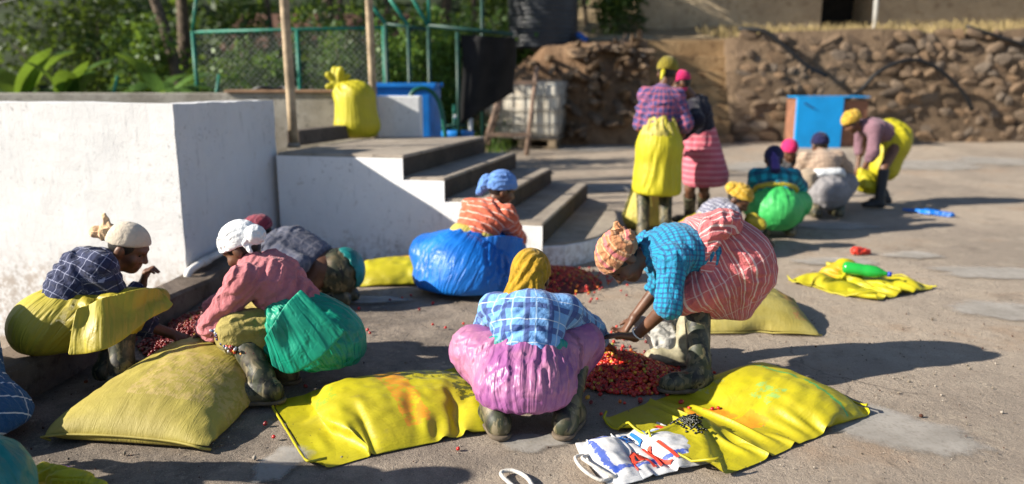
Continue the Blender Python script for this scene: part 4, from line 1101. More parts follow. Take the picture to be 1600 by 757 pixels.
def leaves(clumps, n, size, seed, droop=.3):
    """n leaves spread through clumps (x, y, z, rx, ry, rz); folded leaf-sized faces"""
    rg = np.random.default_rng(seed); C = np.array(clumps, float); wgt = (C[:, 3] * C[:, 4] * C[:, 5]) ** .7; k = rg.choice(len(C), n, p=wgt / wgt.sum())
    d = rg.normal(0, 1, (n, 3)); d /= np.linalg.norm(d, axis=1)[:, None]; rr = rg.uniform(.35, 1.0, n) ** .5
    p = C[k, :3] + d * C[k, 3:] * rr[:, None] + rg.normal(0, .05, (n, 3))
    ax = d + rg.normal(0, .7, (n, 3)) + A(0, 0, -droop); ax /= np.linalg.norm(ax, axis=1)[:, None]
    sd = np.cross(ax, rg.normal(0, 1, (n, 3))); sd /= np.linalg.norm(sd, axis=1)[:, None]; nn = np.cross(ax, sd)
    s = size * rg.uniform(.55, 1.35, n)[:, None]
    V = np.stack([p, p + ax * s * .5 + sd * s * .30 + nn * s * .07, p + ax * s, p + ax * s * .5 - sd * s * .30 + nn * s * .07], 1).reshape(-1, 3)
    return V, np.arange(4 * n).reshape(-1, 4)
def crown_clumps(c, R, H, n, rg):
    out = []
    for k in range(n):
        d = rg.normal(0, 1, 3); d /= np.linalg.norm(d); q = rg.uniform(.45, 1.0); out.append((c[0] + d[0] * R * q, c[1] + d[1] * R * q, c[2] + d[2] * H * q, R * rg.uniform(.22, .42), R * rg.uniform(.22, .42), H * rg.uniform(.2, .36)))
    return out
def tree(base, h, lean, R, H, n, size, mat_, label, seed, r0=.12, group='trees behind the yard'):
    rg = np.random.default_rng(seed); b_ = np.array(base, float); r = empty('tree', base, label, 'tree', group)
    top = b_ + A(lean[0], lean[1], h); pts = curve([b_ - A(0, 0, .2), b_ + (top - b_) * .35 + rg.normal(0, .05, 3), b_ + (top - b_) * .7 + rg.normal(0, .08, 3), top], 12)
    V, F = tubev(pts, list(np.linspace(r0, r0 * .45, len(pts))), 9)
    for k in range(5):
        t = rg.uniform(.55, .95); p = b_ + (top - b_) * t; d = rg.normal(0, 1, 3); d[2] = abs(d[2]) * .6 + .3; d = unit(d) * R * .8
        v, f = tubev(curve([p, p + d * .5 + A(0, 0, .1), p + d], 6), [r0 * .4, r0 * .36, r0 * .3, r0 * .25, r0 * .2, r0 * .15, r0 * .1][:len(curve([p, p + d * .5, p + d], 6))], 6); F += [tuple(q + len(V) for q in ff) for ff in f]; V += v
    mk('trunk', V, F, M_BARK, r)
    V, F = leaves(crown_clumps(top + A(0, 0, H * .2), R, H, 16, rg), n, size, seed); mk('crown', V, F, mat_, r, smooth=False)
tree((-5.45, 13.2, .7), 4.6, (-1.1, .2), 1.7, 1.2, 2600, .16, L_DARK, 'leaning slim tree trunk rising behind the white tank', 1, .11)
tree((-9.3, 14.0, .8), 3.0, (.2, .1), 2.2, 1.7, 4200, .15, L_DARK, 'dark tree at the far left behind the overhead wires', 2, .14)
tree((-7.2, 17.0, .9), 4.2, (.3, .2), 2.3, 1.7, 4000, .16, L_MID, 'leafy tree behind the banana leaves', 3, .16)
tree((-3.9, 17.5, .9), 4.4, (-.2, 0), 2.0, 1.8, 3800, .16, L_DARK, 'dark tree behind the chain link mesh', 4, .15)
tree((-1.6, 18.5, .9), 4.6, (.2, 0), 2.2, 1.9, 3600, .16, L_MID, 'tree rising behind the pale poles', 5, .15)
tree((.4, 21.0, 1.2), 4.2, (.3, 0), 2.4, 1.9, 3600, .17, L_MID, 'tree behind the black water tank, left of it', 6, .16)
tree((2.6, 20.5, 2.6), 3.4, (.1, 0), 2.0, 1.5, 3600, .16, L_DARK, 'dark tree right of the black water tank', 7, .15)
tree((5.9, 24.0, 3.2), 3.4, (.1, 0), 2.6, 1.6, 3000, .18, L_DARK, 'dark tree behind the shed roof', 8, .15)
for k, (x, y) in enumerate([(-6.6, 15.8), (-4.7, 15.2), (-3.2, 14.4), (-2.5, 15.6), (-.9, 16.6), (1.7, 19.0), (2.0, 18.3)]):
    r_ = empty('slim_tree', (x, y, .6), ['thin bare trunk left of the leaning tree', 'thin bare trunk right of the leaning tree', 'thin bare trunk behind the left end of the chain link', 'thin bare trunk behind the chain link mesh', 'thin bare trunk behind the gate frame', 'thin bare trunk right behind the black water tank', 'second thin trunk right behind the black water tank'][k], 'tree', 'slim trees in the wood')
    tube('trunk', curve([(x, y, .6), (x + .1, y, 2.2), (x + .12 * (-1) ** k, y, 4.6)], 8), [.07, .066, .062, .06, .056, .05, .046, .042, .04][:9], M_BARK, r_, 8)
    V, F = leaves(crown_clumps((x, y, 5.2), .9, .8, 8, np.random.default_rng(k)), 500, .16, 90 + k); mk('crown', V, F, L_DARK, r_, smooth=False)
def bush(c, R, H, n, size, mat_, label, seed, group='bushes behind the yard'):
    rg = np.random.default_rng(seed); r = empty('bush', (c[0], c[1], c[2]), label, 'bush', group)
    cl = [(c[0] + rg.normal(0, R * .45), c[1] + rg.normal(0, R * .3), c[2] + H * rg.uniform(.15, .9), R * rg.uniform(.25, .45), R * rg.uniform(.25, .4), H * rg.uniform(.16, .28)) for _ in range(12)]
    V, F = leaves(cl, n, size, seed); mk('foliage', V, F, mat_, r, smooth=False)
    V = []; F = []
    for k in range(5):
        q = cl[k]; v, f = tubev([(c[0] + rg.normal(0, .06), c[1], c[2] - .1), (q[0], q[1], q[2])], [.018, .008], 5); F += [tuple(a + len(V) for a in ff) for ff in f]; V += v
    mk('stems', V, F, M_BARK, r)
for a in [((-3.55, 11.3, .8), .55, 1.05, 1500, .085, L_LITE, 'bright leafy bush against the left of the chain link fence', 21), ((-2.35, 11.4, .8), .55, 1.45, 1700, .085, L_MID, 'leafy creeper bush behind the nearer pale pole', 22),
          ((-1.75, 11.6, .6), .35, 1.6, 1200, .08, L_LITE, 'tall leafy bush behind the second pale pole', 23), ((-1.75, 14.9, .4), .8, 2.4, 2200, .11, L_LITE, 'sunlit green bush behind the gate frame', 24), ((-1.15, 16.2, .4), .7, 2.5, 2000, .11, L_LITE, 'sunlit bush between gate frame and shade cloth', 25),
          ((-.6, 16.2, .6), 1.0, 2.6, 2600, .12, L_LITE, 'tall bright bush left of the black water tank', 26), ((-4.9, 12.4, .8), .6, .8, 1300, .10, L_MID, 'low bush at the foot of the leaning tree', 27), ((-6.2, 13.4, .8), .9, 1.5, 2200, .11, L_MID, 'bush between the banana plants', 28),
          ((-7.9, 14.6, .8), 1.1, 2.0, 2600, .12, L_DARK, 'dark bush at the far left', 29), ((-3.0, 13.6, .8), .9, 1.9, 2300, .11, L_DARK, 'dark bush behind the chain link mesh', 30), ((2.4, 17.8, 2.2), .8, 1.3, 1800, .11, L_DARK, 'dark bush on the bank right of the water tank', 31), ((-4.4, 14.8, .8), 1.0, 2.2, 2400, .12, L_DARK, 'dark bush behind the leaning tree', 32), ((-.62, 13.8, .25), .5, .55, 1100, .07, L_DARK, 'scrubby weeds at the foot of the earth bank', 33)]:
    bush(*a)
def banana(c, n, L_, label, seed):
    rg = np.random.default_rng(seed); r = empty('banana_plant', c, label, 'plant', 'banana plants')
    tube('stem', [(c[0], c[1], c[2] - .1), (c[0], c[1], c[2] + .35)], [.05, .035], L_BAN, r, 8)
    for k in range(n):
        az = rg.uniform(0, 6.28); el = rg.uniform(.7, 1.45); l = L_ * rg.uniform(.7, 1.1); wd = l * rg.uniform(.16, .22); V = []; m_ = 10; x = np.array(c) + A(0, 0, .3); d = A(math.cos(az) * math.cos(el), math.sin(az) * math.cos(el), math.sin(el)); sd = unit(np.cross(d, A(0, 0, 1)))
        for i in range(m_ + 1):
            t = i / m_; ww = wd * (math.sin(math.pi * min(1, t * .92 + .06)) ** .6) * (.12 if t < .12 else 1); tw = sd * ww; dn = A(0, 0, -ww * .35)
            jag = rg.uniform(-.03, .03) * l
            V += [x - tw + dn + d * jag, x, x + tw + dn - d * jag]; d = unit(d + A(0, 0, -.16 - .06 * t)); x = x + d * l / m_
        F = [(i * 3 + q, i * 3 + q + 1, i * 3 + q + 4, i * 3 + q + 3) for i in range(m_) for q in (0, 1)]
        mk('leaf', V, F, L_BAN, r)
banana((-6.2, 10.9, .8), 8, 1.05, 'banana plant at the left frame edge behind the tank', 41); banana((-5.6, 12.2, .8), 8, .95, 'low banana plant second from the left edge', 42); banana((-4.9, 11.0, .85), 8, 1.0, 'small banana plant just left of the leaning tree', 43); banana((-7.3, 11.6, .8), 8, 1.15, 'tall banana plant half out of view at the left', 44)
def wood():
    rg = np.random.default_rng(60); cl = []
    for k in range(170):
        x = rg.uniform(-26, 24); y = 23 + rg.uniform(0, 7) + (4 if x > 3 else 0); cl.append((x, y, rg.uniform(.8, 8.5), rg.uniform(.8, 1.7), rg.uniform(.6, 1.2), rg.uniform(.6, 1.4)))
    V, F = leaves(cl, 30000, .30, 61); tag(mk('far_wood', V, F, L_DARK, smooth=False), 'dark wood closing the view behind the yard', 'wood', kind='stuff')
    n = 40; m_ = 12; V = []
    for i in range(n):
        for k in range(m_): x = -60 + 120 * i / (n - 1); y = 27 + 35 * k / (m_ - 1); V.append((x, y, -.2 + 16 * (k / (m_ - 1)) ** .55 + .8 * fbm(np.array([[x, y, 0]]), .15, 2, 4)[0]))
    F = [(i * m_ + k, (i + 1) * m_ + k, (i + 1) * m_ + k + 1, i * m_ + k + 1) for i in range(n - 1) for k in range(m_ - 1)]
    tag(mk('hill', V, F, plain('wooded_hill', (.022, .035, .014), .95, var=.5, vs=1.2)), kind='structure')
    n = 5000; x = rg.uniform(-8, -.4, n); y = rg.uniform(10.2, 17, n); x = x + (y - 10) * .12; z = gz(x, y); h = rg.uniform(.10, .38, n); a = rg.uniform(0, 6.28, n); ln = rg.normal(0, .10, (n, 2)); wv = np.stack([np.cos(a), np.sin(a), 0 * a], 1) * .014
    b_ = np.stack([x, y, z - .02], 1); t = b_ + np.stack([ln[:, 0], ln[:, 1], h], 1); V = np.stack([b_ - wv, b_ + wv, t + wv * .2, t - wv * .2], 1).reshape(-1, 3)
    tag(mk('grass', V, np.arange(4 * n).reshape(-1, 4), L_MID, smooth=False), 'rough green grass and weeds behind the fence', 'grass', kind='stuff')
wood()
def roof_far():
    r = empty('tiled_hut', (-4.3, 19, .9), 'low hut with red tiled roof half hidden behind the chain link', 'building'); rm = plain('red_tile', (.10, .05, .035), .85, var=.35, vs=10)
    bm = bmesh.new(); box(bm, (-4.6, 19.6, 1.5), (3.6, 2.0, 1.6)); bmobj('wall', bm, plain('dim_plaster', (.35, .33, .30), .9), r)
    bm = bmesh.new(); box(bm, (-4.6, 18.9, 2.55), (4.2, 1.9, .08), rot=Matrix.Rotation(.5, 4, 'X')); bmobj('roof', bm, rm, r)
    for k, (a, b_) in enumerate((((-9, 9.6, 1.75), (-2.6, 14.5, 4.6)), ((-9, 9.4, 1.55), (-2.6, 14.3, 4.5)))):
        tag(tube('wire', [a, b_], .008, plain('wire_grey', (.45, .44, .4), .5), None, 5), ['upper thin overhead wire at the far left', 'lower thin overhead wire at the far left'][k], 'wire')
roof_far()

# ================================================================== the women at work
def P_front():      # mustard scarf, blue plaid shirt, purple plastic
    pel, neck = A(0.061, 3.120, 0.171), A(0.084, 3.360, 0.474)
    al = unit(neck - pel); fw = A(.12, .99, 0)
    kn = [A(-0.168, 3.300, 0.251), A(0.309, 3.360, 0.254)]
    sk = squat(pel, kn, al, fw, r=.180, kr=.108, zmin=.10, back=.05, drop=.07, waist=.11, k=.10)
    sk += [('e', A(0.060, 3.060, 0.166), (.195, .13, .125), None, .08), ('h', A(0, 0, .105), A(0, 0, -1), .05)]
    person('woman squatting with mustard headscarf, blue plaid shirt and purple plastic wrap', dict(
        yaw=7, pel=pel, neck=neck, head=A(0.086, 3.450, 0.553), hfw=A(.12, .8, -.55), ank=[A(-0.058, 2.959, 0.085), A(0.222, 2.959, 0.085)], knee=kn, toe=(-18, 22),
        wr=[A(-0.033, 3.720, 0.160), A(0.473, 3.720, 0.126)], pole=[A(-.8, -.2, -.6), A(.9, -.3, -.3)], shirt=S_BLUEPLAID, loose=.012, sleeve=(.8, .75), stoop=.045,
        sw=.12, h=.0105, hb=.008, soles=1, boots=CAMO, bootlen=.8, hw=.16, seed=3, sub=1,
        skirts=[dict(p=sk, m=P_PURPLE, s=.13, org=pel + al * .20 + A(.03, 0, 0), freq=8.),
                dict(name='waistband', p=[('c', pel + al * .15 - A(.07, 0, 0), pel + al * .15 + A(.07, 0, 0), .120, .120, .05), ('h', pel + al * .185, al, .012), ('h', pel + al * .10, -al, .012)], m=P_TEAL, s=.05)],
        scarf=dict(m=C_MUST, line=.03, tilt=.3, size=1.08, s=.2, nape=0, fold=(.5, 0, 1), more=[('e', (0, -.055, -.03), (.075, .06, .085), .05), ('c', (-.02, -.075, -.06), (-.065, -.105, -.165), .055, .034, .04), ('c', (.02, -.08, -.06), (.03, -.10, -.12), .04, .022, .03), ('c', (-.05, -.08, -.05), (-.085, -.09, -.12), .03, .02, .03), ('h', (0, -.05, -.165), None, .01)][:4])))
P_front()

def P_bend():       # teal gingham, pink striped wrap
    pel, neck = A(1.088, 3.720, 0.594), A(0.668, 3.620, 0.630)
    al = unit(neck - pel); fw = A(-1, -.05, 0)
    sk = [('e', A(1.109, 3.720, 0.555), (.175, .19, .175), None, .05), ('c', A(1.108, 3.720, 0.578), A(0.993, 3.680, 0.388), .175, .12, .07), ('c', A(0.942, 3.580, 0.474), A(0.815, 3.540, 0.422), .115, .08, .07),
          ('c', A(1.167, 3.720, 0.489), A(1.123, 3.700, 0.336), .14, .09, .07), ('c', A(1.015, 3.720, 0.653), A(0.940, 3.700, 0.651), .165, .158, .05)]
    sk += [('h', A(1.024, 3.680, 0.285), A(-.10, 0, -1), .03)]
    r, j = person('woman bending low in teal gingham shirt and pink striped skirt, reaching for cherries', dict(
        yaw=-88, pel=pel, neck=neck, head=A(0.530, 3.600, 0.609), hfw=A(-.30, -.22, -.9), hup=A(-.85, -.1, .45), side=A(0, 1, 0), ank=[A(0.884, 3.423, 0.085), A(0.877, 3.757, 0.085)], knee=[A(0.907, 3.600, 0.327), A(0.930, 3.860, 0.294)],
        toe=(-98, -88), wr=[A(0.588, 3.500, 0.246), A(0.625, 3.780, 0.253)], hd=[A(-1, -.05, .12), A(-.5, 0, -.8)], pole=[A(.15, -.7, -.5), A(.5, .2, -.7)], pn=[A(0, -.25, -1), A(-1, 0, 0)], thumb=(-1, 1), curl=(.22, .9),
        shirt=S_TEAL, loose=.016, sleeve=(.04, .30), stoop=.03, sw=.13, h=.0105, hb=.0055, soles=1, boots=(GREYBOOT, PALEBOOT), bootlen=.95, cut=.13, arm=.215, slr=.05, hw=.15, seed=8, sub=1,
        skirts=[dict(p=sk, m=K_PINKSTR, s=.11, freq=8., org=A(0.902, 3.720, 0.675), axis=unit(A(1.121, 3.700, 0.369) - A(0.965, 3.720, 0.692)), ref=A(.7, .9, .2), fold=radial(A(0.903, 3.600, 0.710)), ur=.24, hold=.016),
                dict(name='waist_tie', p=[('c', A(0.954, 3.640, 0.702), A(1.001, 3.600, 0.778), .045, .07, .05), ('c', A(0.957, 3.580, 0.767), A(1.058, 3.620, 0.781), .06, .05, .05), ('c', A(0.937, 3.560, 0.755), A(0.918, 3.540, 0.558), .045, .035, .05)], m=K_PINKSTR, s=.25, fold=radial(A(0.977, 3.600, 0.772)), amp=.01, freq=18., hold=.012),
                dict(name='underskirt', p=[('c', A(0.921, 3.640, 0.619), A(0.951, 3.700, 0.689), .115, .12, .05)], m=P_PALEYEL, s=.08)],
        scarf=dict(m=C_ORANGE, line=.035, tilt=.45, size=1.10, s=.3, fold=(1, .3, .2), more=[('e', (0, -.055, .03), (.085, .065, .075), .04)],
                   knot=[('c', (-.05, -.10, .02), (.05, -.11, .05), .034, .03, .02), ('c', (-.03, -.09, .09), (.03, -.125, -.01), .03, .026, .02), ('c', (-.03, -.12, .06), (-.02, -.15, .09), .02, .014, .02)])))
    w_, e_ = j['wr'][0], j['el'][0]; ax = unit(w_ - e_); f = frame(ax, A(0, 0, 1)); c = w_ - ax * .028
    pts = [tuple(c + f[:, 0] * .034 * math.cos(q) + f[:, 2] * .034 * math.sin(q)) for q in np.linspace(0, 2 * math.pi, 19)]
    tube('bangle', pts, .004, plain('white_bangle', (.7, .68, .64), .3, var=.05), r, 6)
    tube('shawl', curve([A(0.624, 3.600, 0.641), A(0.683, 3.680, 0.674), A(0.765, 3.720, 0.717), A(0.830, 3.740, 0.752)], 12), [.02, .024, .026, .024, .022, .02, .022, .024, .024, .022, .02, .016, .01][:13], C_PINKSC, r, 8)
P_bend()

def P_left():       # cream scarf, navy check, yellow sack wrap
    pel, neck = A(-2.189, 3.550, 0.300), A(-2.030, 3.740, 0.563)
    al = unit(neck - pel); fw = A(.96, .26, 0)
    kn = [A(-1.950, 3.780, 0.318), A(-1.858, 3.500, 0.332)]
    sk = squat(pel, kn, al, fw, r=.175, kr=.095, zmin=.17, back=.04, drop=.0, waist=.15)
    sk += [('c', A(-1.889, 3.600, 0.359), A(-1.776, 3.720, 0.376), .10, .055, .08)]
    lap = [('c', A(-1.886, 3.420, 0.395), A(-1.704, 3.620, 0.431), .06, .02, .05), ('c', A(-1.869, 3.400, 0.318), A(-1.731, 3.520, 0.326), .04, .016, .06), ('c', A(-1.777, 3.640, 0.426), A(-1.651, 3.600, 0.405), .022, .014, .03), ('c', A(-1.739, 3.550, 0.381), A(-1.658, 3.580, 0.404), .02, .014, .03)]
    r, j = person('woman squatting by the white tank in navy checked shirt and yellow sack wrap, cream headscarf', dict(
        yaw=72, pel=pel, neck=neck, head=A(-1.948, 3.800, 0.616), hfw=A(.86, .05, -.48), ank=[A(-1.973, 3.540, 0.085), A(-1.830, 3.391, 0.085)], knee=kn, toe=(70, 78),
        wr=[A(-1.968, 3.950, 0.381), A(-1.720, 3.700, 0.194)], hd=[A(.3, .1, .9), A(.9, .1, -.35)], pole=[A(.2, -.3, -1), A(-.3, -.2, -1)], curl=(1.2, .7), shirt=S_NAVYCHK, loose=.014, sleeve=(.85, .55), stoop=.05,
        sw=.11, h=.0115, hb=.0075, boots=CAMO, bootlen=.8, seed=12, sub=1,
        skirts=[dict(p=sk, m=P_YELLOW, s=.10, org=pel + al * .2, freq=9.)],
        scarf=dict(m=C_CREAM, line=.05, tilt=.35, size=1.06, s=.12, fold=(.2, 1, .3), knot=[('e', (0, -.115, .03), (.045, .04, .045), .02), ('c', (.0, -.12, .05), (.0, -.17, .105), .02, .012, .02), ('c', (0, -.13, .02), (0, -.17, .0), .03, .03, .02)], km=C_PEACH)))
    sheet('apron_flap', [A(-1.982, 3.350, 0.435), A(-1.876, 3.390, 0.478), A(-1.792, 3.490, 0.480), A(-1.734, 3.590, 0.465), A(-1.699, 3.630, 0.438)], [A(-2.001, 3.270, 0.238), A(-1.837, 3.270, 0.262), A(-1.757, 3.350, 0.307), A(-1.684, 3.460, 0.370), A(-1.622, 3.540, 0.403)], P_YELLOW, r, .024, 5)
P_left()

def P_pink():       # white scarf, pink shirt, emerald plastic over khaki
    pel, neck = A(-0.964, 3.580, 0.225), A(-1.266, 3.620, 0.573)
    al = unit(neck - pel); fw = A(-.97, .2, 0)
    kn = [A(-1.286, 3.440, 0.289), A(-1.323, 3.800, 0.237)]
    sk = squat(pel, kn, al, fw, r=.16, kr=.108, zmin=.13, back=.04, drop=.0, waist=.10)
    gr = [('e', pel - fw * .05 + A(0, -.02, 0), (.20, .20, .175), None, .07), ('c', pel + al * .03, pel + al * .15, .15, .14, .06), ('c', pel, A(-1.099, 3.480, 0.195), .18, .08, .07),
          ('c', A(-1.069, 3.460, 0.345), A(-1.124, 3.420, 0.233), .10, .05, .06), ('c', A(-0.866, 3.520, 0.165), A(-0.921, 3.480, 0.098), .13, .10, .08), ('h', A(0, 0, .11), A(0, 0, -1), .04)]
    r, j = person('woman squatting in white headscarf and pink shirt with green plastic apron', dict(
        yaw=-82, pel=pel, neck=neck, head=A(-1.311, 3.660, 0.647), hfw=A(-.8, .18, -.6), ank=[A(-1.110, 3.276, 0.085), A(-1.101, 3.514, 0.085)], knee=kn, toe=(-92, -80),
        wr=[A(-1.526, 3.660, 0.241), A(-1.642, 3.920, 0.227)], pole=[A(-.3, -.8, -.9), A(.2, .6, -.8)], hd=[A(-.5, .3, -.7), A(-.6, .1, -.7)], shirt=S_PINK, loose=.015, sleeve=(.92, .92), stoop=.04,
        sw=.11, h=.0105, hb=.0075, soles=1, boots=CAMO, bootlen=.66, seed=21, sub=1,
        skirts=[dict(p=sk, m=K_KHAKI, s=.13, org=pel + al * .1), dict(name='plastic_apron', p=gr, m=P_GREEN, s=.13, org=A(-1.118, 3.500, 0.374), freq=9.)],
        scarf=dict(m=C_WHITE, line=.03, tilt=.30, size=1.10, s=.14, fold=(.1, 1, .2), knot=[('e', (-.03, -.115, .01), (.055, .05, .05), .03), ('c', (-.06, -.05, .07), (-.075, -.07, -.05), .014, .012, .02)])))
    sheet('apron_flap', [A(-0.962, 3.380, 0.517), A(-1.028, 3.340, 0.450), A(-1.079, 3.300, 0.366), A(-1.120, 3.300, 0.306)], [A(-0.759, 3.340, 0.322), A(-0.871, 3.300, 0.214), A(-1.000, 3.280, 0.145), A(-1.085, 3.280, 0.185)], P_GREEN, r, .012, 8)
    # beaded edging over the knee
    bp = curve([A(-1.391, 3.400, 0.327), A(-1.352, 3.360, 0.291), A(-1.303, 3.340, 0.255), A(-1.246, 3.330, 0.234), A(-1.185, 3.340, 0.227)], 16)
    bm = bmesh.new(); V = []; F = []
    ico = ico_data(1)
    cols = []
    for k in range(64):
        t = rng.random() * (len(bp) - 1); i = int(t); p = np.array(bp[i]) * (1 - (t - i)) + np.array(bp[min(i + 1, len(bp) - 1)]) * (t - i)
        p = p + rng.normal(0, .007, 3); s_ = .0085
        V.append(ico[0] * s_ + p); F.append(ico[1] + 12 * 0 + len(ico[0]) * k); cols += [k % 5] * len(ico[0])
    bm.free()
    pal = np.array([(.55, .03, .03), (.03, .05, .16), (.62, .27, .03), (.45, .45, .5), (.10, .02, .03)])
    o = mk('beaded_edging', np.concatenate(V), np.concatenate(F), BEADS, r)
    att = o.data.color_attributes.new('col', 'FLOAT_COLOR', 'POINT'); att.data.foreach_set('color', np.c_[pal[np.array(cols)], np.ones(len(cols))].astype(np.float32).ravel())

def ico_data(n):
    bm = bmesh.new(); bmesh.ops.create_icosphere(bm, subdivisions=n, radius=1)
    v = np.array([x.co[:] for x in bm.verts]); f = np.array([[q.index for q in x.verts] for x in bm.faces]); bm.free(); return v, f
def attr_mat(name, rough=.35, spec=.5, bst=.1):
    b = NB(name); a = b.n('ShaderNodeAttribute', attribute_name='col')
    return b.end(a.outputs[0], rough, b.bump(b.noise(b.tc.outputs['Object'], 120, 2), bst, .002), spec)
BEADS = attr_mat('glass_beads', .2)
P_pink()

def P_behind():     # maroon scarf, slate shirt, bent behind the pink one
    pel, neck = A(-1.198, 4.850, 0.257), A(-1.550, 4.950, 0.424)
    al = unit(neck - pel)
    sk = [('e', A(-1.116, 4.850, 0.227), (.13, .15, .145), None, .05), ('c', A(-1.166, 4.850, 0.227), A(-1.140, 4.850, 0.068), .14, .07, .06), ('h', A(-1.122, 4.800, 0.056), A(0, 0, -1), .03)]
    rim = [('e', A(-1.081, 4.860, 0.234), (.125, .15, .155), None, .03), ('-e', A(-1.134, 4.780, 0.215), (.13, .17, .14), None, .02), ('h', A(-1.157, 4.800, 0.176), A(-.4, 0, -1), .02)]
    person('woman bent double behind the pink shirt, maroon headscarf and slate checked shirt', dict(
        yaw=-80, pel=pel, neck=neck, head=A(-1.662, 4.950, 0.449), hfw=A(-.6, -.1, -.75), hup=A(-.6, 0, .75), side=A(.15, 1, 0), ank=[A(-1.109, 4.789, 0.085), A(-1.078, 4.897, 0.085)],
        wr=[A(-1.520, 4.700, 0.161), A(-1.637, 5.000, 0.101)], pole=[A(1, -.5, -.3), A(1, .3, -.3)], shirt=S_GREYBLUE, loose=.01, sw=.10, h=.014, boots=CAMO, seed=5, eyes=0,
        skirts=[dict(p=sk, m=K_DARKCAMO, s=.1), dict(name='plastic_hem', p=rim, m=P_TEAL, s=.1)],
        scarf=dict(m=C_MAROON, line=.03, tilt=.3, size=1.1, s=.15, more=[('e', (0, -.08, .03), (.06, .05, .05), .04)])))
P_behind()

def P_blue():       # blue scarf, coral stripes, blue tarpaulin
    pel, neck = A(-0.322, 5.220, 0.203), A(-0.146, 5.420, 0.569)
    al = unit(neck - pel); fw = A(.55, .83, 0)
    kn = [A(-0.611, 5.420, 0.227), A(-0.023, 5.450, 0.234)]
    sk = squat(pel, kn, al, fw, r=.235, kr=.12, zmin=.03, back=.04, drop=.10, waist=.13, k=.13)
    sk += [('e', A(-0.288, 5.150, 0.138), (.30, .24, .20), None, .1), ('e', A(-0.300, 5.120, 0.082), (.32, .20, .12), None, .08), ('c', A(-0.572, 5.200, 0.107), A(-0.023, 5.250, 0.103), .12, .11, .08), ('c', A(-0.046, 5.400, 0.265), A(0.037, 5.420, 0.317), .07, .03, .05), ('c', A(-0.516, 5.250, 0.242), A(-0.631, 5.280, 0.259), .12, .07, .10), ('h', A(0, 0, .035), A(0, 0, -1), .04)]
    r, j = person('woman squatting by the stairs in blue tarpaulin skirt and coral shirt with white stripes', dict(
        yaw=33, pel=pel, neck=neck, head=A(-0.078, 5.460, 0.678), hfw=A(.86, .35, -.38), ank=[A(-0.426, 5.214, 0.085), A(-0.157, 5.214, 0.085)], knee=kn, toe=(5, 50),
        wr=[A(-0.049, 5.750, 0.127), A(0.073, 5.650, 0.101)], pole=[A(-.8, -.2, -.6), A(.9, -.5, -.3)], shirt=S_CORAL, loose=.02, sleeve=(.4, .15), stoop=.04, sw=.12, h=.0125, boots=CAMO, seed=31, sub=1,
        skirts=[dict(p=sk, m=P_BLUE, s=.15, org=pel + al * .2, freq=10.),
                dict(name='waistband', p=[('c', pel + al * .17 - A(.05, 0, 0), pel + al * .17 + A(.05, 0, 0), .158, .158, .05), ('h', pel + al * .225, al, .012), ('h', pel + al * .11, -al, .012)], m=P_PALEYEL, s=.05)],
        scarf=dict(m=C_BLUESC, line=.035, tilt=.35, size=1.14, s=.15, fold=(.3, 1, .1), knot=[('e', (-.03, -.115, .02), (.05, .045, .06), .03), ('c', (-.04, -.12, .0), (-.05, -.13, -.07), .035, .03, .03)])))
    sheet('skirt_flap', [A(-0.208, 5.100, 0.401), A(-0.087, 5.140, 0.411), A(0.027, 5.220, 0.386), A(0.086, 5.300, 0.351)], [A(-0.225, 5.020, 0.064), A(-0.122, 5.080, 0.102), A(-0.022, 5.160, 0.172), A(0.054, 5.240, 0.254)], P_BLUE, r, .016, 4)
P_blue()

def P_stand():      # standing, yellow sack apron
    pel, neck = A(1.333, 7.000, 0.940), A(1.343, 7.020, 1.366)
    ap = [('c', A(1.346, 7.000, 1.049), A(1.333, 6.980, 0.855), .145, .20, .05), ('c', A(1.333, 6.980, 0.855), A(1.323, 6.980, 0.493), .20, .225, .06), ('h', A(1.326, 6.980, 0.428), A(-.03, 0, -1), .02)]
    r, j = person('woman standing with her back turned, purple plaid shirt and yellow sack apron', dict(
        yaw=5, pel=pel, neck=neck, head=A(1.400, 7.080, 1.506), hfw=A(.4, .8, -.35), ank=[A(1.187, 6.812, 0.085), A(1.378, 6.753, 0.085)], toe=(-8, 15), knee=[A(1.214, 7.050, 0.436), A(1.421, 7.050, 0.436)],
        wr=[A(1.270, 7.250, 0.981), A(1.546, 7.120, 0.890)], pole=[A(-.45, -.5, -1), A(.45, -.5, -1)], shirt=S_PURPLAID, loose=.004, sleeve=(.9, .95), sw=.09, h=.0145, boots=CAMO, bootlen=.93, seed=41, hw=.14,
        skirts=[dict(name='apron', p=ap, m=P_VIVIDYEL, s=.10, fold=along(A(.15, 0, 1)), amp=.008), dict(name='trousers', p=[('c', A(1.196, 7.050, 0.614), A(1.215, 7.050, 0.418), .07, .064, .02)], m=K_REDTR, s=.05),
                dict(name='apron_waist', p=[('c', A(1.346, 7.000, 1.037), A(1.334, 6.980, 0.958), .152, .182, .05), ('h', A(1.336, 6.980, 0.901), A(0, 0, -1), .02)], m=P_PALEYEL, s=.16, fold=along(A(0, 0, 1)))],
        scarf=dict(m=C_OLIVE, line=.04, tilt=.25, size=1.15, s=.22, lift=.01, more=[('e', (0, .06, .055), (.06, .06, .035), .04)], knot=[('c', (-.01, -.1, -.02), (-.01, -.12, -.1), .025, .016, .02)], km=P_VIVIDYEL)))
P_stand()

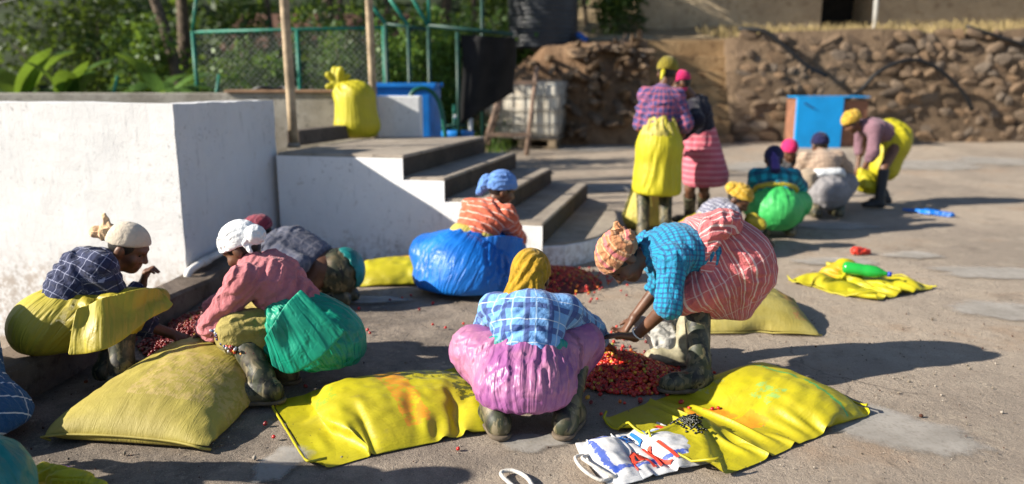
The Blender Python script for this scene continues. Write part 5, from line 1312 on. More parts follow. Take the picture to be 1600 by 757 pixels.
def P_stand2():     # behind her, black top, rose skirt
    pel, neck = A(1.843, 7.450, 0.815), A(1.744, 7.440, 1.265)
    ap = [('c', A(1.812, 7.450, 0.925), A(1.882, 7.450, 0.535), .16, .225, .06), ('h', A(1.874, 7.450, 0.441), A(.05, 0, -1), .02)]
    person('woman in black top, rose striped skirt and magenta scarf facing the plaid shirt', dict(
        yaw=-60, pel=pel, neck=neck, head=A(1.598, 7.420, 1.420), hfw=A(-.9, .1, -.35), ank=[A(1.804, 7.670, 0.085), A(1.980, 7.860, 0.085)], knee=[A(1.727, 7.400, 0.417), A(1.889, 7.500, 0.403)],
        wr=[A(1.562, 7.200, 0.925), A(1.581, 7.500, 0.965)], shirt=S_BLACK, loose=.012, sw=.09, h=.0145, boots=CAMO, seed=44, eyes=0,
        skirts=[dict(p=ap, m=K_PINKSTR2, s=.08, fold=along(A(.1, 0, 1)), axis=A(0, 0, -1))],
        scarf=dict(m=C_MAGENTA, line=.03, tilt=.2, size=.95, s=.15, more=[('e', (0, .02, -.06), (.07, .075, .045), .03)])))
P_stand2()

def P_peek():       # mustard print scarf, grey check, seen over the bent back
    pel, neck = A(1.642, 6.550, 0.143), A(1.865, 6.600, 0.377)
    al = unit(neck - pel); kn = [A(2.065, 6.750, 0.103), A(1.921, 6.450, 0.124)]
    person('woman crouching in mustard print headscarf and grey checked shirt behind the bending woman', dict(
        yaw=75, pel=pel, neck=neck, head=A(1.947, 6.550, 0.441), hfw=A(.62, -.45, -.6), hairline=.045, ank=[A(1.724, 6.120, 0.085), A(1.712, 5.979, 0.085)], knee=kn,
        wr=[A(2.222, 6.700, 0.084), A(2.098, 6.400, 0.112)], shirt=S_GREYCHK, loose=.012, sw=.1, h=.0145, hb=.009, boots=CAMO, seed=51,
        skirts=[dict(p=squat(pel, kn, al, A(.97, .2, 0), zmin=.05), m=P_YELLOW, s=.12), dict(name='apron_flap', p=[('c', A(2.064, 6.500, 0.265), A(2.133, 6.450, 0.236), .07, .05, .05)], m=P_YELLOW, s=.12)],
        scarf=dict(m=C_MUST2, line=.055, tilt=.35, size=1.18, s=.2, knot=[('e', (0.03, -.10, .05), (.06, .055, .06), .03)])))
P_peek()

def P_lime():       # navy scarf, turquoise buffalo check, green plastic
    pel, neck = A(2.475, 7.120, 0.274), A(2.501, 7.300, 0.597)
    al = unit(neck - pel); fw = A(.2, .98, 0); kn = [A(2.357, 7.400, 0.272), A(2.801, 7.420, 0.269)]
    sk = squat(pel, kn, al, fw, r=.22, kr=.12, zmin=.05, back=.03, drop=.12)
    person('woman squatting in turquoise buffalo check shirt and green plastic skirt, navy headscarf', dict(
        yaw=10, pel=pel, neck=neck, head=A(2.507, 7.360, 0.700), hfw=A(.3, .8, -.5), ank=[A(2.365, 7.055, 0.085), A(2.605, 7.055, 0.085)], knee=kn,
        wr=[A(2.523, 7.700, 0.342), A(2.892, 7.650, 0.350)], shirt=S_TEALBUF, loose=.025, sw=.09, h=.0155, boots=CAMO, seed=61, eyes=0, hw=.17,
        skirts=[dict(p=sk, m=P_LIME, s=.08), dict(name='waistband', p=[('c', pel + al * .17 - A(.05, 0, 0), pel + al * .17 + A(.05, 0, 0), .168, .168, .05), ('h', pel + al * .205, al, .012), ('h', pel + al * .15, -al, .012)], m=P_YELLOW, s=.04)],
        scarf=dict(m=C_NAVYSC, line=.03, tilt=.3, size=1.1, s=.15, nape=0, more=[('c', (0, -.08, -.02), (.03, -.14, -.17), .06, .045, .04)], km=C_PURPSC, knot=[('c', (.0, -.095, .0), (.03, -.15, -.16), .045, .04, .03)])))
P_lime()

def P_small():      # magenta scarf, half hidden
    pel, neck = A(3.378, 8.950, 0.238), A(3.262, 8.900, 0.543)
    al = unit(neck - pel); kn = [A(3.208, 8.700, 0.309), A(3.368, 8.700, 0.309)]
    person('woman in magenta headscarf crouching behind the others, dark top', dict(
        yaw=200, pel=pel, neck=neck, head=A(3.166, 8.800, 0.656), hfw=A(-.1, -.8, -.5), side=A(-1, .2, 0), ank=[A(3.181, 8.577, 0.085), A(3.311, 8.577, 0.085)], knee=kn,
        wr=[A(3.108, 8.550, 0.436), A(3.232, 8.500, 0.442)], shirt=S_CHAR, sw=.08, h=.017, boots=CAMO, seed=66, eyes=0, skirts=[dict(p=squat(pel, kn, al, A(0, -1, 0), zmin=.05), m=K_TAN, s=.08)],
        scarf=dict(m=C_MAGENTA, line=.03, tilt=.3, size=1.12, s=.15)))
P_small()

def P_beige():      # navy wrap, beige check, grey skirt
    pel, neck = A(3.396, 8.250, 0.263), A(3.366, 8.400, 0.664)
    al = unit(neck - pel); fw = A(-.1, .99, 0); kn = [A(3.251, 8.500, 0.299), A(3.720, 8.500, 0.314)]
    sk = squat(pel, kn, al, fw, r=.215, kr=.12, zmin=.06, back=.03, drop=.12)
    person('woman squatting in beige check shirt and grey skirt, navy head wrap', dict(
        yaw=-4, pel=pel, neck=neck, head=A(3.392, 8.500, 0.746), hfw=A(.1, .9, -.4), ank=[A(3.233, 8.058, 0.085), A(3.471, 8.058, 0.085)], knee=kn,
        wr=[A(3.349, 8.800, 0.370), A(3.867, 8.750, 0.354)], shirt=S_BEIGE, loose=.03, sw=.08, h=.017, boots=CAMO, seed=71, eyes=0, hw=.19,
        skirts=[dict(p=sk, m=K_GREY, s=.09), dict(name='side_wrap', p=[('c', A(3.191, 8.250, 0.403), A(3.157, 8.300, 0.186), .12, .12, .06)], m=K_TAN, s=.1),
                dict(name='waistband', p=[('c', pel + al * .17 - A(.06, 0, 0), pel + al * .17 + A(.06, 0, 0), .175, .175, .05), ('h', pel + al * .23, al, .012), ('h', pel + al * .14, -al, .012)], m=C_WHITE, s=.08)],
        scarf=dict(m=C_NAVYSC, line=.02, tilt=.25, size=1.15, s=.12)))
P_beige()

def P_far():        # mustard scarf, mauve shirt, yellow sack skirt, bending
    pel, neck = A(4.456, 9.000, 0.794), A(4.063, 8.950, 0.922)
    sk = [('e', A(4.476, 9.000, 0.742), (.15, .19, .19), None, .05), ('c', A(4.456, 9.000, 0.794), A(4.372, 9.000, 0.443), .18, .17, .08), ('c', A(4.374, 9.000, 0.868), A(4.344, 9.000, 0.868), .15, .14, .05), ('h', A(4.372, 9.000, 0.292), A(-.15, 0, -1), .03)]
    r, j = person('woman far back bending left in mauve shirt and yellow sack skirt, mustard headscarf', dict(
        yaw=-82, pel=pel, neck=neck, head=A(3.926, 8.950, 0.966), hfw=A(-.75, -.2, -.6), hup=A(-.5, 0, .8), side=A(.1, 1, 0), ank=[A(4.193, 8.670, 0.085), A(4.404, 8.961, 0.085)],
        wr=[A(4.044, 8.850, 0.415), A(4.101, 9.100, 0.432)], hd=[A(-.2, 0, -1), A(-.2, 0, -1)], shirt=S_MAUVE, loose=.015, sleeve=(.4, .4), sw=.09, h=.017, hb=.012, boots=plain('black_rubber', (.02, .02, .022), .5), seed=81, eyes=0, bootlen=.9,
        skirts=[dict(p=sk, m=P_VIVIDYEL, s=.10, fold=radial(A(4.307, 9.000, 0.941)))],
        scarf=dict(m=C_MUST2, line=.03, tilt=.3, size=1.2, s=.15, knot=[('e', (0, -.09, .07), (.06, .05, .05), .03)])))
P_far()

def P_edge():       # only the seat of a striped skirt enters the frame at the left
    pel, neck = A(-2.268, 2.950, 0.066), A(-2.611, 3.100, 0.332)
    al = unit(neck - pel); fw = A(-.9, .4, 0); kn = [A(-2.65, 2.95, .42), A(-2.5, 3.35, .42)]
    person('woman at the left edge in blue skirt with white stripes, mostly out of view', dict(
        yaw=-66, pel=pel, neck=neck, head=neck + A(-.08, .03, .12), hfw=A(-.9, .2, -.4), ank=[A(-2.45, 2.8, .085), A(-2.4, 3.15, .085)], knee=kn, wr=[A(-2.8, 2.9, .3), A(-2.75, 3.3, .3)],
        shirt=S_GREYBLUE, sw=.08, h=.016, boots=CAMO, seed=91, eyes=0, skirts=[dict(p=squat(pel, kn, al, fw, r=.21, zmin=.05, back=.05), m=S_STRBLUE, s=.12, h=.012, axis=A(.3, -.5, -.8))],
        scarf=dict(m=C_CREAM, line=.03)))
P_edge()

def P_corner():     # teal plastic in the lower left corner
    pel, neck = A(-1.78, 2.19, .20), A(-1.93, 2.24, .68)
    al = unit(neck - pel); fw = A(-.90, .43, 0); kn = [A(-2.16, 2.08, .36), A(-2.08, 2.42, .36)]
    sk = squat(pel, kn, al, fw, r=.20, zmin=.03, back=.06)
    person('woman at the lower left corner in tied teal plastic wrap, almost out of view', dict(
        yaw=-64, pel=pel, neck=neck, head=neck + A(-.04, .02, .15), hfw=A(-.8, .4, -.4), ank=[A(-2.06, 2.14, .085), A(-1.99, 2.38, .085)], knee=kn, wr=[A(-2.5, 2.35, .25), A(-2.45, 2.65, .25)],
        shirt=S_TEALBUF, sw=.08, h=.016, boots=CAMO, seed=95, eyes=0, skirts=[dict(p=sk, m=P_TEAL, s=.15)], scarf=dict(m=C_MUST, line=.03)))
P_corner()

# ================================================================== sacks, cherries and small things
def sack_mat(name, base, deep, marks=(), rough=.45, weave=1.):
    """woven plastic sacking; marks are printed patches (u0, u1, v0, v1, colour, alpha, raggedness) in metres"""
    b = NB(name); o = b.tc.outputs['Object']; uv = b.tc.outputs['UV']; U = b.sep(uv)
    n1 = b.noise(o, 4, 5, .6); n2 = b.noise(o, 22, 5, .65)
    c = b.mix(b.ramp(n1, .35, .68), deep, base)
    for u0, u1, v0, v1, col, al, rg_ in marks:
        w1 = b.M('MULTIPLY', b.M('SUBTRACT', b.noise(o, 14, 4, .7), .5), .06)
        mk_ = b.M('MULTIPLY', b.inside(b.M('ADD', U[0], w1), u0, u1), b.inside(b.M('ADD', U[1], w1), v0, v1))
        mk_ = b.M('MULTIPLY', mk_, b.ramp(b.noise(o, 30, 4, .7), rg_ - .06, rg_ + .06)); c = b.mix(b.M('MULTIPLY', mk_, al), c, col)
    c = b.mix(b.M('MULTIPLY', b.ramp(n2, .58, .72), .30), c, tuple(x * .55 for x in deep))
    c = b.mix(b.M('MULTIPLY', b.ramp(b.noise(o, 7, 6, .7), .60, .72), .35), c, (.16, .12, .06))
    wv = b.M('ADD', b.M('SINE', b.M('MULTIPLY', U[0], 1400.)), b.M('SINE', b.M('MULTIPLY', U[1], 1400.)))
    r1 = b.M('ABSOLUTE', b.M('SUBTRACT', b.noise(o, 7, 2, .5, 1.), .5)); r2 = b.M('ABSOLUTE', b.M('SUBTRACT', b.noise(b.V('MULTIPLY', uv, (.8, 4.5, 1)), 8, 4, .65, .5), .5))
    nm = b.bump(b.M('ADD', b.M('MULTIPLY', b.ramp(r1, 0, .25), .6), b.M('MULTIPLY', b.ramp(r2, 0, .16), .6)), .26, .006); nm = b.bump(b.noise(o, 55, 4, .7), .22, .004, nm); nm = b.bump(wv, .08 * weave, .001, nm)
    return b.end(c, rough, nm, .4)

def sack_sim(corners, Wd, Ht, vol, nu=30, nv=22, steps=150, seed=0, floor=None, lumps=(), grav=.00022, press=.012, pw=None, rug=.05):
    """two sheets joined at the rim, filled and laid down: particles held by their lengths"""
    C = [np.array(c, float) for c in corners]; rg = np.random.default_rng(seed)
    u, v = np.meshgrid(np.linspace(0, 1, nu + 1), np.linspace(0, 1, nv + 1), indexing='ij'); uu, vv = u.ravel(), v.ravel()
    P0 = (C[0] * ((1 - uu) * (1 - vv))[:, None] + C[3] * (uu * (1 - vv))[:, None] + C[2] * (uu * vv)[:, None] + C[1] * ((1 - uu) * vv)[:, None])
    n = len(uu); idT = np.arange(n).reshape(nu + 1, nv + 1); rim = np.zeros((nu + 1, nv + 1), bool); rim[0] = rim[-1] = True; rim[:, 0] = rim[:, -1] = True
    idB = np.where(rim, idT, -1); k = (~rim).sum(); idB[~rim] = n + np.arange(k)
    X = np.concatenate([P0, P0[~rim.ravel()]]); flat = np.stack([uu * Wd, vv * Ht], 1); flat = np.concatenate([flat, flat[~rim.ravel()]])
    X[:n, 2] += .03 * np.sin(math.pi * uu) * np.sin(math.pi * vv) + .006 * rg.random(n); X[n:, 2] += .002
    E = []
    for I in (idT, idB):
        E += [np.stack([I[:-1].ravel(), I[1:].ravel()], 1), np.stack([I[:, :-1].ravel(), I[:, 1:].ravel()], 1), np.stack([I[:-1, :-1].ravel(), I[1:, 1:].ravel()], 1), np.stack([I[1:, :-1].ravel(), I[:-1, 1:].ravel()], 1)]
    E = np.unique(np.sort(np.concatenate(E), 1), axis=0); i, j = E[:, 0], E[:, 1]; rest = np.linalg.norm(flat[i] - flat[j], axis=1); N = len(X)
    rest = rest * (1 + rug * (.4 + fbm(np.c_[(flat[i] + flat[j]) / 2, 0 * rest], 9., 2, seed)))
    pwv = np.ones(N) if pw is None else pw(flat[:, 0] / Wd, flat[:, 1] / Ht)
    deg = (np.bincount(i, minlength=N) + np.bincount(j, minlength=N))[:, None].astype(float)
    q = lambda I, r: np.stack([I[:-1, :-1].ravel(), I[1:, :-1].ravel(), I[1:, 1:].ravel(), I[:-1, 1:].ravel()], 1)[:, ::r]
    F = np.concatenate([q(idT, 1), q(idB, -1)])
    cid = [idT[0, 0], idT[0, -1], idT[-1, -1], idT[-1, 0]]; Xp = X.copy()
    fl = (lambda P: np.full(len(P), .004)) if floor is None else floor
    sgn = 1.
    vn = vnormals(X, F)
    if vn[idT[nu // 2, nv // 2], 2] < 0: F = F[:, ::-1]
    for st in range(steps):
        nrm = np.cross(X[F[:, 2]] - X[F[:, 0]], X[F[:, 3]] - X[F[:, 1]]) * .5; ctr = X[F].mean(1); V_ = (nrm * (ctr - C[0])).sum() / 3
        f = np.stack([sum(np.bincount(F[:, a], nrm[:, c], N) for a in range(4)) for c in range(3)], 1) / 4; f /= np.linalg.norm(f, axis=1).mean() + 1e-12
        p = press * np.clip(1 - V_ / vol, -.5, 1)
        Xn = X + (X - Xp) * .93 + f * (p * .25 * pwv)[:, None]; Xn[:, 2] -= grav
        Xp = X.copy(); X = Xn
        for _ in range(5):
            e = X[j] - X[i]; l = np.linalg.norm(e, axis=1) + 1e-9; cor = e * ((l - rest) / l * .5)[:, None]
            X = X + np.stack([np.bincount(i, cor[:, c], N) - np.bincount(j, cor[:, c], N) for c in range(3)], 1) / deg * 1.9
        zf = fl(X) + sum(la * np.exp(-((X[:, 0] - lx) ** 2 + (X[:, 1] - ly) ** 2) / lr ** 2) for lx, ly, lr, la in lumps); low = X[:, 2] < zf; X[low, 2] = zf[low]; X[low, :2] = X[low, :2] * .5 + Xp[low, :2] * .5
        for c_, a in zip(C, cid): X[a] += (c_ - X[a]) * .05
    X2 = wrinkle(X, F, .12, None, seed=seed, cell=.06, freq=18., iters=36); up = X2[:, 2] < .003; X2[up, 2] = .003
    return X2, F, flat, idT

def sack(name, label, m, corners, Wd, Ht, vol, group=None, cat='sack', sub=2, seam=True, **kw):
    X, F, uv, idT = sack_sim(corners, Wd, Ht, vol, **kw)
    r = empty(name, tuple(float(q) for q in X.mean(0) * A(1, 1, 0)), label, cat, group)
    mk('cloth', X, F, m, r, uv, True, sub)
    if seam:   # stitched hem with thread along the mouth
        for row in (idT[0], idT[-1]): tube('hem', [tuple(X[a] + A(0, 0, .002)) for a in row], .0055, m, r, 6)
    return r, X, F, uv, idT

YEL, YELD = (.43, .385, .010), (.36, .31, .012); PALE, PALED = (.37, .31, .062), (.30, .245, .05)
m_s2 = sack_mat('yellow_sacking_orange_print', YEL, YELD, [(.50, .62, .05, .62, (.62, .22, .02), .75, .45), (.62, .92, .08, .30, (.05, .06, .01), .75, .52), (.80, .92, .36, .50, (.03, .04, .01), .85, .48), (.18, .30, .15, .30, (.10, .40, .05), .5, .52)])
m_s3 = sack_mat('yellow_sacking_green_stripe', YEL, YELD, [(.92, .935, .02, .64, (.05, .36, .10), .8, .3), (.34, .40, .14, .30, (.70, .20, .02), .8, .46), (.44, .56, .22, .34, (.72, .24, .02), .85, .42), (.50, .62, .36, .46, (.75, .26, .02), .85, .4), (.68, .80, .30, .42, (.10, .42, .16), .5, .52), (.60, .72, .02, .14, (.25, .35, .30), .4, .55)])
m_pale = sack_mat('pale_yellow_sacking', PALE, PALED, [(.2, .55, .3, .8, (.50, .36, .16), .5, .5)], .65)
m_pale2 = sack_mat('faded_yellow_sacking', (.36, .31, .10), PALED, [(.1, .6, .62, .70, (.42, .14, .06), .5, .5)], .65)
m_yel = sack_mat('yellow_sacking', YEL, YELD, [(.25, .45, .12, .25, (.75, .30, .03), .6, .48)])
sack('sack', 'large pale yellow filled sack lying at the lower left before the pink shirt', m_pale, [A(-1.86, 2.92, .01), A(-1.22, 2.86, .01), A(-1.22, 3.60, .10), A(-1.72, 3.72, .16)][0:1] + [A(-1.20, 2.86, .01), A(-1.26, 3.66, .10), A(-1.72, 4.02, .16)], 1.06, .76, .105, seed=1, nu=30, nv=24, rug=.02, press=.02)
sack('sack', 'bright yellow half filled sack with orange print in the lower middle', m_s2, [A(-1.05, 3.30, .03), A(-.70, 2.72, .03), A(-.12, 3.06, .03), A(-.30, 3.62, .03)], .98, .74, .036, seed=2, nu=32, nv=24, rug=.012, pw=lambda u, v: np.clip((u + .05) / .3, .0, 1.1), lumps=[(-.62, 2.95, .07, .05), (-.80, 3.12, .06, .04)])
R3 = sack('sack', 'bright yellow sack with green stripe spread at the lower right', m_s3, [A(.44, 3.10, .03), A(.78, 2.66, .05), A(1.50, 3.16, .05), A(1.26, 3.66, .05)], 1.12, .66, .026, seed=3, nu=34, nv=22, rug=.03, pw=lambda u, v: np.clip((u - .3) / .35, .0, 1.2), lumps=[(.80, 2.98, .07, .05)], floor=lambda P: np.where((P[:, 0] < .78) & (P[:, 1] < 3.0), .035, .004))
sack('sack', 'faded yellow filled sack on the ground behind the bending woman', m_pale2, [A(1.08, 4.36, .02), A(1.78, 4.28, .02), A(1.72, 4.95, .03), A(1.12, 4.98, .03)], .86, .76, .075, seed=4, nu=26, nv=22)
sack('sack', 'shiny yellow sack lying along the foot of the white stairs', m_yel, [A(-1.16, 5.72, .02), A(-1.14, 5.36, .02), A(-.30, 5.40, .02), A(-.30, 5.76, .02)], .96, .58, .050, seed=5, nu=26, nv=18)
R6 = sack('sack', 'empty yellow sack lying crumpled with a green bottle on it', m_yel, [A(2.06, 5.50, .02), A(2.45, 5.02, .02), A(2.98, 5.22, .02), A(2.55, 5.82, .02)], .95, .72, .010, seed=6, nu=26, nv=20, rug=.15, lumps=[(2.46, 5.52, .08, .16), (2.22, 5.36, .06, .09), (2.75, 5.3, .08, .03), (2.9, 5.5, .06, .05)])
m_w = sack_mat('white_woven_sacking', (.66, .66, .66), (.52, .52, .53), [(.05, .075, .04, .30, (.03, .08, .42), .9, .36), (.05, .50, .275, .298, (.03, .08, .42), .9, .36), (.05, .20, .035, .06, (.03, .08, .42), .9, .36)], .5)
R4 = sack('sack', 'white printed sack with handles half under the yellow sack', m_w, [A(0.290, 2.868, 0.010), A(0.376, 2.575, 0.010), A(0.764, 2.719, 0.010), A(0.601, 3.045, 0.010)], .56, .36, .0042, seed=7, nu=28, nv=20, seam=False, rug=.10, lumps=[(.42, 2.78, .05, .02)])
def sheet_at(R, u, v):
    """point and normal on the top sheet of a sack at fractions u, v"""
    X, I = R[1], R[4]; a = u * (I.shape[0] - 1.001); b = v * (I.shape[1] - 1.001); p, q = int(a), int(b); s, t = a - p, b - q
    A0, B0, C0, D0 = X[I[p, q]], X[I[p + 1, q]], X[I[p + 1, q + 1]], X[I[p, q + 1]]
    n = unit(np.cross(B0 - A0, D0 - A0)); n = n if n[2] > 0 else -n
    return A0 * (1 - s) * (1 - t) + B0 * s * (1 - t) + C0 * s * t + D0 * (1 - s) * t, n
def printed(R, txt, u0, v0, du, dv, m, name='lettering', shear=0.):
    """flat print: letter outlines laid on the sheet"""
    cu = bpy.data.curves.new(name, 'FONT'); cu.body = txt; cu.resolution_u = 2; cu.extrude = 0; cu.fill_mode = 'FRONT'
    o = bpy.data.objects.new('tmp', cu); COL.objects.link(o); dg = bpy.context.evaluated_depsgraph_get(); me = bpy.data.meshes.new_from_object(o.evaluated_get(dg))
    bm = bmesh.new(); bm.from_mesh(me); bmesh.ops.triangulate(bm, faces=bm.faces[:]); bmesh.ops.subdivide_edges(bm, edges=[e for e in bm.edges if e.calc_length() > .12], cuts=2)
    v = np.array([x.co[:2] for x in bm.verts]); f = [tuple(x.index for x in q.verts) for q in bm.faces]; bm.free()
    bpy.data.objects.remove(o); bpy.data.curves.remove(cu); bpy.data.meshes.remove(me)
    lo = v.min(0); sz = v.max(0) - lo; P = []
    for x in v:
        a, b = (x - lo) / sz; p, n = sheet_at(R, min(.98, u0 + du * a + shear * b), min(.98, v0 + dv * (1 - b))); P.append(p + n * .006)
    return mk(name, P, f, m, R[0])
INK_R = plain('red_ink', (.72, .06, .03), .6, var=.2); INK_B = plain('blue_ink', (.02, .16, .55), .6, var=.25)
printed(R4, 'AKI', .30, .52, .40, .36, INK_R); printed(R4, 'LPJL', .34, .16, .44, .24, INK_B); printed(R4, 'I', .80, .10, .05, .22, INK_R)
p0 = sheet_at(R4, .02, .4)[0]; p1 = sheet_at(R4, .02, .85)[0]
M_STRAP = cloth('white_strap', (.60, .57, .52))
tube('handle', curve([p0 + A(0, 0, .006), p0 + A(-.035, -.05, .02), (p0 + p1) / 2 + A(-.045, -.06, .025), p1 + A(-.02, -.02, .012), p1 + A(.02, 0, .008)], 24), .007, M_STRAP, R4[0], 6)
tube('handle', curve([p0 + A(.02, -.01, .01), p0 + A(-.01, -.07, .03), (p0 + p1) / 2 + A(.0, -.055, .035), p1 + A(.03, .0, .016), p1 + A(.05, .03, .01)], 24), .007, M_STRAP, R4[0], 6)

def bag(name, label, ps, h, m, s=.3, org=None, cat='sack', sub=2, group=None, parts=()):
    lo, hi = bounds(ps); r = empty(name, (float((lo[0] + hi[0]) / 2), float((lo[1] + hi[1]) / 2), float(lo[2])), label, cat, group)
    soft('cloth', ps, h, m, r, s, radial(org) if org is not None else None, lambda V: V[:, [0, 2]], sub=sub, freq=12., seed=len(label))
    for nm, pp, mm in parts: soft(nm, pp, h * .8, mm, r, s, radial(org) if org is not None else None, lambda V: V[:, [0, 2]], sub=sub, freq=16., seed=3)
    return r
c = A(-1.62, 8.02, .86)
bag('sack', 'full yellow sack tied at the neck, standing on the landing', [('c', c + A(.02, 0, .16), c + A(.01, 0, .38), .225, .205, .05), ('e', c + A(.02, 0, .12), (.235, .20, .14), None, .05), ('c', c + A(.06, 0, .42), c + A(-.12, 0, .47), .14, .10, .06), ('h', c + A(0, 0, .0), A(0, 0, -1), .03)], .03, P_VIVIDYEL, .09, c + A(-.16, 0, .60),
    parts=[('neck', [('c', c + A(-.10, 0, .44), c + A(-.16, 0, .54), .11, .042, .02), ('c', c + A(-.16, 0, .54), c + A(-.255, -.02, .64), .034, .036, .012), ('c', c + A(-.16, 0, .54), c + A(-.19, .02, .69), .034, .040, .012), ('c', c + A(-.16, 0, .54), c + A(-.12, -.02, .69), .034, .038, .012), ('c', c + A(-.16, 0, .54), c + A(-.055, .01, .63), .030, .032, .012), ('c', c + A(-.16, -.02, .53), c + A(-.25, -.05, .52), .03, .034, .012)], P_VIVIDYEL)])
c = A(1.302, 7.299, 0.000)
bag('sack', 'pale yellow sack standing upright behind the boots of the plaid shirt', [('c', c + A(-.03, .25, .12), c + A(.0, .25, .42), .17, .11, .04), ('c', c + A(.14, .27, .12), c + A(.06, .27, .38), .13, .10, .05), ('h', A(0, 0, .004), A(0, 0, -1), .03)], .028, P_PALEYEL, .15, c + A(0, .25, .7))
bag('sack', 'yellow bag held by the woman bending far back', [('e', A(4.079, 8.850, 0.282), (.11, .08, .12), None, .03), ('c', A(4.037, 8.850, 0.415), A(4.165, 8.850, 0.311), .05, .08, .04), ('c', A(4.074, 8.800, 0.259), A(4.199, 8.800, 0.184), .06, .04, .04)], .026, P_VIVIDYEL, .4, A(4.034, 8.850, 0.445))
bag('sack', 'white sack gathered under the hands of the bending woman', [('c', A(0.676, 3.820, 0.209), A(0.798, 3.800, 0.132), .045, .06, .05), ('c', A(0.787, 3.840, 0.182), A(0.840, 3.800, 0.080), .06, .05, .05), ('c', A(0.748, 3.900, 0.176), A(0.896, 3.920, 0.145), .05, .045, .05), ('c', A(0.765, 3.800, 0.115), A(0.758, 3.780, 0.049), .045, .03, .04), ('-e', A(0.808, 3.700, 0.201), (.05, .06, .05), None, .03)], .016, cloth('white_sackcloth', (.58, .57, .53)), .35, A(0.679, 3.800, 0.219))
bag('cloth_bundle', 'small heap of yellow and purple cloth at the bottom left corner', [('c', A(-1.72, 2.58, .03), A(-1.55, 2.55, .03), .045, .03, .03), ('c', A(-1.64, 2.54, .03), A(-1.47, 2.52, .02), .035, .02, .03), ('h', A(0, 0, .003), A(0, 0, -1), .01)], .014, P_VIVIDYEL, .35, A(-1.75, 2.5, .05), 'cloth',
    parts=[('purple_corner', [('c', A(-1.78, 2.60, .02), A(-1.66, 2.63, .02), .03, .02, .02)], cloth('violet_print', (.16, .03, .24)))])
bag('plastic_bag', 'small red plastic bag far back on the sunlit concrete', [('c', A(2.923, 6.362, 0.020), A(3.021, 6.362, 0.020), .05, .03, .03), ('h', A(0, 0, .003), A(0, 0, -1), .01)], .018, plastic('red_plastic', (.6, .05, .02), (.45, .03, .02)), .3, None, 'bag')
bag('plastic_sheet', 'crumpled blue plastic strip on the ground at the right', [('c', A(4.437, 8.588, 0.010), A(4.577, 8.333, 0.010), .025, .035, .04), ('c', A(4.577, 8.333, 0.010), A(4.740, 8.171, 0.010), .05, .045, .05), ('h', A(0, 0, .003), A(0, 0, -1), .01)], .026, P_BLUE, .35, A(4.468, 8.648, 0.000), 'plastic sheet')

def bottle():
    a, b_ = A(2.40, 5.42, .12), A(2.66, 5.30, .10); d = unit(b_ - a); L_ = np.linalg.norm(b_ - a)
    r = empty('bottle', (2.52, 5.36, .08), 'green plastic bottle with blue cap lying on the empty yellow sack', 'bottle')
    pr = [(0, .02), (.01, .04), (.03, .045), (.12, .044), (.14, .041), (.16, .045), (.22, .043), (.26, .028), (.285, .014), (.30, .014)]
    g = NB('green_pet'); gm = g.end((.02, .42, .06), .2, None, .5, Transmission_Weight=.25)
    V, F = tubev([tuple(a + d * q) for q, _ in pr], [x for _, x in pr], 20); mk('body', V, F, gm, r)
    V, F = tubev([tuple(a + d * .298), tuple(a + d * .325)], .018, 14); mk('cap', V, F, plain('blue_cap', (.02, .05, .4), .4), r)
bottle()
tag(tube('strap', curve([A(0.093, 2.410, 0.010), A(0.065, 2.557, 0.020), A(0.014, 2.627, 0.020), A(-0.033, 2.627, 0.020), A(-0.035, 2.589, 0.020), A(0.027, 2.503, 0.010)], 30), .008, M_STRAP, None, 6), 'pale loop of strap lying at the bottom edge below the purple skirt', 'strap')

# ------------------------------------------------------------------ coffee cherries
M_CHERRY = attr_mat('coffee_cherry', .28, .5, .15)
PAL = np.array([(.48, .024, .016), (.40, .016, .014), (.54, .04, .024), (.17, .010, .012), (.56, .13, .02), (.62, .30, .03), (.30, .28, .03)]); PW = np.array([.30, .22, .16, .14, .09, .06, .03])
def cherry_mesh(P, seed, sub=2, r=.0088):
    rg = np.random.default_rng(seed); v, f = ico_data(sub); n = len(P); nv = len(v)
    R_ = rg.normal(0, 1, (n, 3)); R_ /= np.linalg.norm(R_, axis=1)[:, None]
    sc = r * rg.uniform(.82, 1.18, n); X = v[None] * sc[:, None, None]; X = X + R_[:, None, :] * ((X * R_[:, None, :]).sum(2) * .22)[:, :, None]
    X = X + P[:, None, :]; F = f[None] + (np.arange(n) * nv)[:, None, None]
    c = PAL[rg.choice(len(PAL), n, p=PW / PW.sum())] * rg.uniform(.75, 1.2, (n, 1)); col = np.repeat(c, nv, 0)
    return X.reshape(-1, 3), F.reshape(-1, 3), np.c_[col, np.ones(len(col))]
def put_col(o, col):
    a = o.data.color_attributes.new('col', 'FLOAT_COLOR', 'POINT'); a.data.foreach_set('color', col.astype(np.float32).ravel())
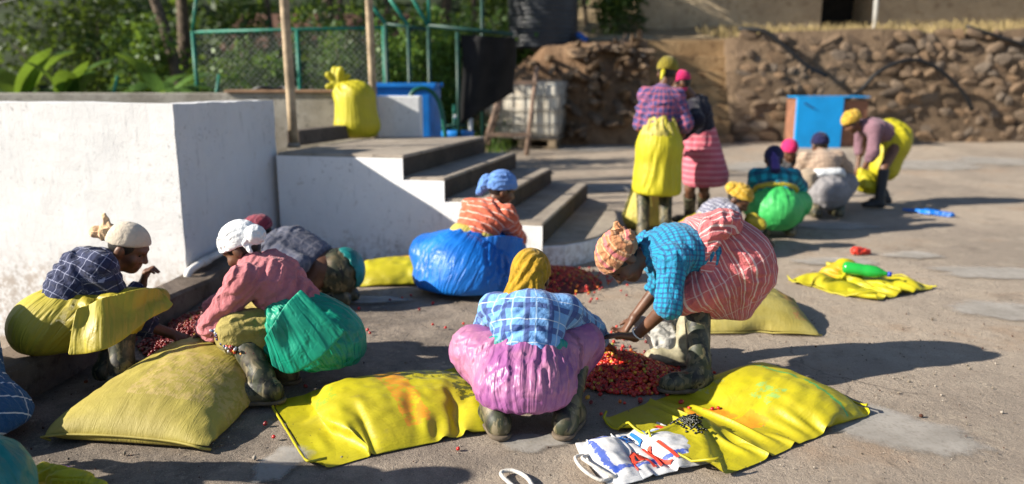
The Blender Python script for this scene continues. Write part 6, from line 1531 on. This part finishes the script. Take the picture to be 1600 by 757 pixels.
def pile(c, rx, ry, h, n, seed, label, sub=2, shade_mul=1.):
    rg = np.random.default_rng(seed); q = rg.uniform(0, 6.283, n); rr = np.sqrt(rg.random(n)) * 1.0; edge = 1 + .22 * vnoise(np.stack([np.cos(q), np.sin(q), 0 * q], 1), 1.8, seed)
    x = rr * edge * np.cos(q) * rx; y = rr * edge * np.sin(q) * ry; p3 = np.stack([x, y, 0 * x], 1)
    z = h * np.clip(1 - rr ** 1.3, 0, 1) * (1 + .35 * vnoise(p3, 7., seed)) - rg.random(n) * .012
    P = np.stack([c[0] + x, c[1] + y, np.maximum(z, 0) + .009], 1)
    st = n // 9; P[:st, :2] = np.array(c[:2]) + rg.normal(0, 1, (st, 2)) * np.array([rx, ry]) * .72; P[:st, 2] = .009 + np.clip(h * (1 - np.hypot((P[:st, 0] - c[0]) / rx, (P[:st, 1] - c[1]) / ry)), 0, 1)
    X, F, col = cherry_mesh(P, seed, sub); col[:, :3] *= shade_mul; o = mk('cherry_pile', X, F, M_CHERRY); put_col(o, col); tag(o, label, 'cherries', kind='stuff')
    # the heap under the top layer
    g = 14; V = [(c[0], c[1], h * .92)]
    for a in range(1, 9):
        for b_ in range(24):
            t = a / 8; qq = 2 * math.pi * b_ / 24; V.append((c[0] + math.cos(qq) * rx * t, c[1] + math.sin(qq) * ry * t, max(.002, h * (1 - t ** 1.3) * .9)))
    F = [(0, 1 + b_, 1 + (b_ + 1) % 24) for b_ in range(24)] + [(1 + (a - 1) * 24 + b_, 1 + a * 24 + b_, 1 + a * 24 + (b_ + 1) % 24, 1 + (a - 1) * 24 + (b_ + 1) % 24) for a in range(1, 8) for b_ in range(24)]
    mk('heap_core', V, F, plain('dark_cherry_heap', (.10, .012, .012), .6, bs=90, bst=.8, bd=.01), o)
pile((.56, 3.66), .27, .26, .085, 2300, 71, 'heap of red coffee cherries between the purple skirt and the bending woman')
pile((.30, 5.45), .36, .33, .11, 2000, 72, 'heap of dark red cherries at the foot of the rounded step', 1)
pile((-1.84, 4.30), .24, .48, .05, 1300, 73, 'spread of cherries in the shade beside the kerb', 1, .42)  # palette dimmed: the shade by the kerb is painted into these cherries
rg2 = np.random.default_rng(77); PS = []
for cx, cy, sx, sy, n in ((.62, 3.75, .35, .30, 26), (.45, 5.0, .30, .35, 14), (.70, 4.2, .25, .25, 8), (.10, 2.85, .25, .12, 3), (-.9, 3.25, .3, .2, 4), (-1.5, 3.9, .4, .4, 8), (-.2, 4.35, .45, .3, 22), (-.5, 4.9, .4, .2, 10)):
    PS += [(cx + a * sx, cy + b_ * sy, .011) for a, b_ in rg2.normal(0, 1, (n, 2))]
ME = []
for k in range(5):
    X, F, col = cherry_mesh(np.zeros((1, 3)), 200 + k, 2); o = mk('coffee_cherry', X, F, M_CHERRY); put_col(o, col); ME.append(o.data); bpy.data.objects.remove(o)
for k, p in enumerate(PS):
    o = bpy.data.objects.new('coffee_cherry', ME[k % 5]); COL.objects.link(o); o.location = p; o.rotation_euler = tuple(rg2.uniform(0, 6, 3)); tag(o, 'single coffee cherry lying loose on the concrete', 'cherry', 'loose cherries on the concrete')
# dark berries on the yellow sack
P = []
for k in range(220):
    u, v = .17 + rg2.normal(0, .018), .50 + rg2.normal(0, .055); p, n = sheet_at(R3, u, v); P.append(p + A(0, 0, .002 + .005 * rg2.random()))
X, F, col = cherry_mesh(np.array(P), 300, 1, .0056); o = mk('dark_berries', X, F, M_CHERRY); col[:, :3] = np.array([.007, .009, .004]); put_col(o, col); tag(o, 'small heap of dark green berries on the striped yellow sack', 'berries', kind='stuff')
# grit, husks and dry leaf bits on the yard
n = 5200; x = rg2.uniform(-2.3, 3.6, n); y = 2.4 + rg2.gamma(1.6, 1.3, n); keep = (y < 9) & ~((x < -.3) & (y > 5.9)) & ~((x < 1.0) & (y > 6.0) & (y < 8.5)); x, y = x[keep], y[keep]; n = len(x)
v, f = ico_data(1); sc = rg2.gamma(1.3, .0010, n) + .0009; X = v[None] * sc[:, None, None] * rg2.uniform(.6, 1.3, (n, 1, 3)) + np.stack([x, y, np.full(n, .004)], 1)[:, None]
col = np.repeat(np.array([(.10, .08, .06), (.20, .17, .13), (.34, .30, .25), (.07, .03, .02)])[rg2.integers(0, 4, n)], len(v), 0); o = mk('grit', X.reshape(-1, 3), (f[None] + (np.arange(n) * len(v))[:, None, None]).reshape(-1, 3), attr_mat('grit', .9, .2)); put_col(o, np.c_[col, np.ones(len(col))]); tag(o, 'fine grit and husks scattered over the concrete', 'grit', kind='stuff')
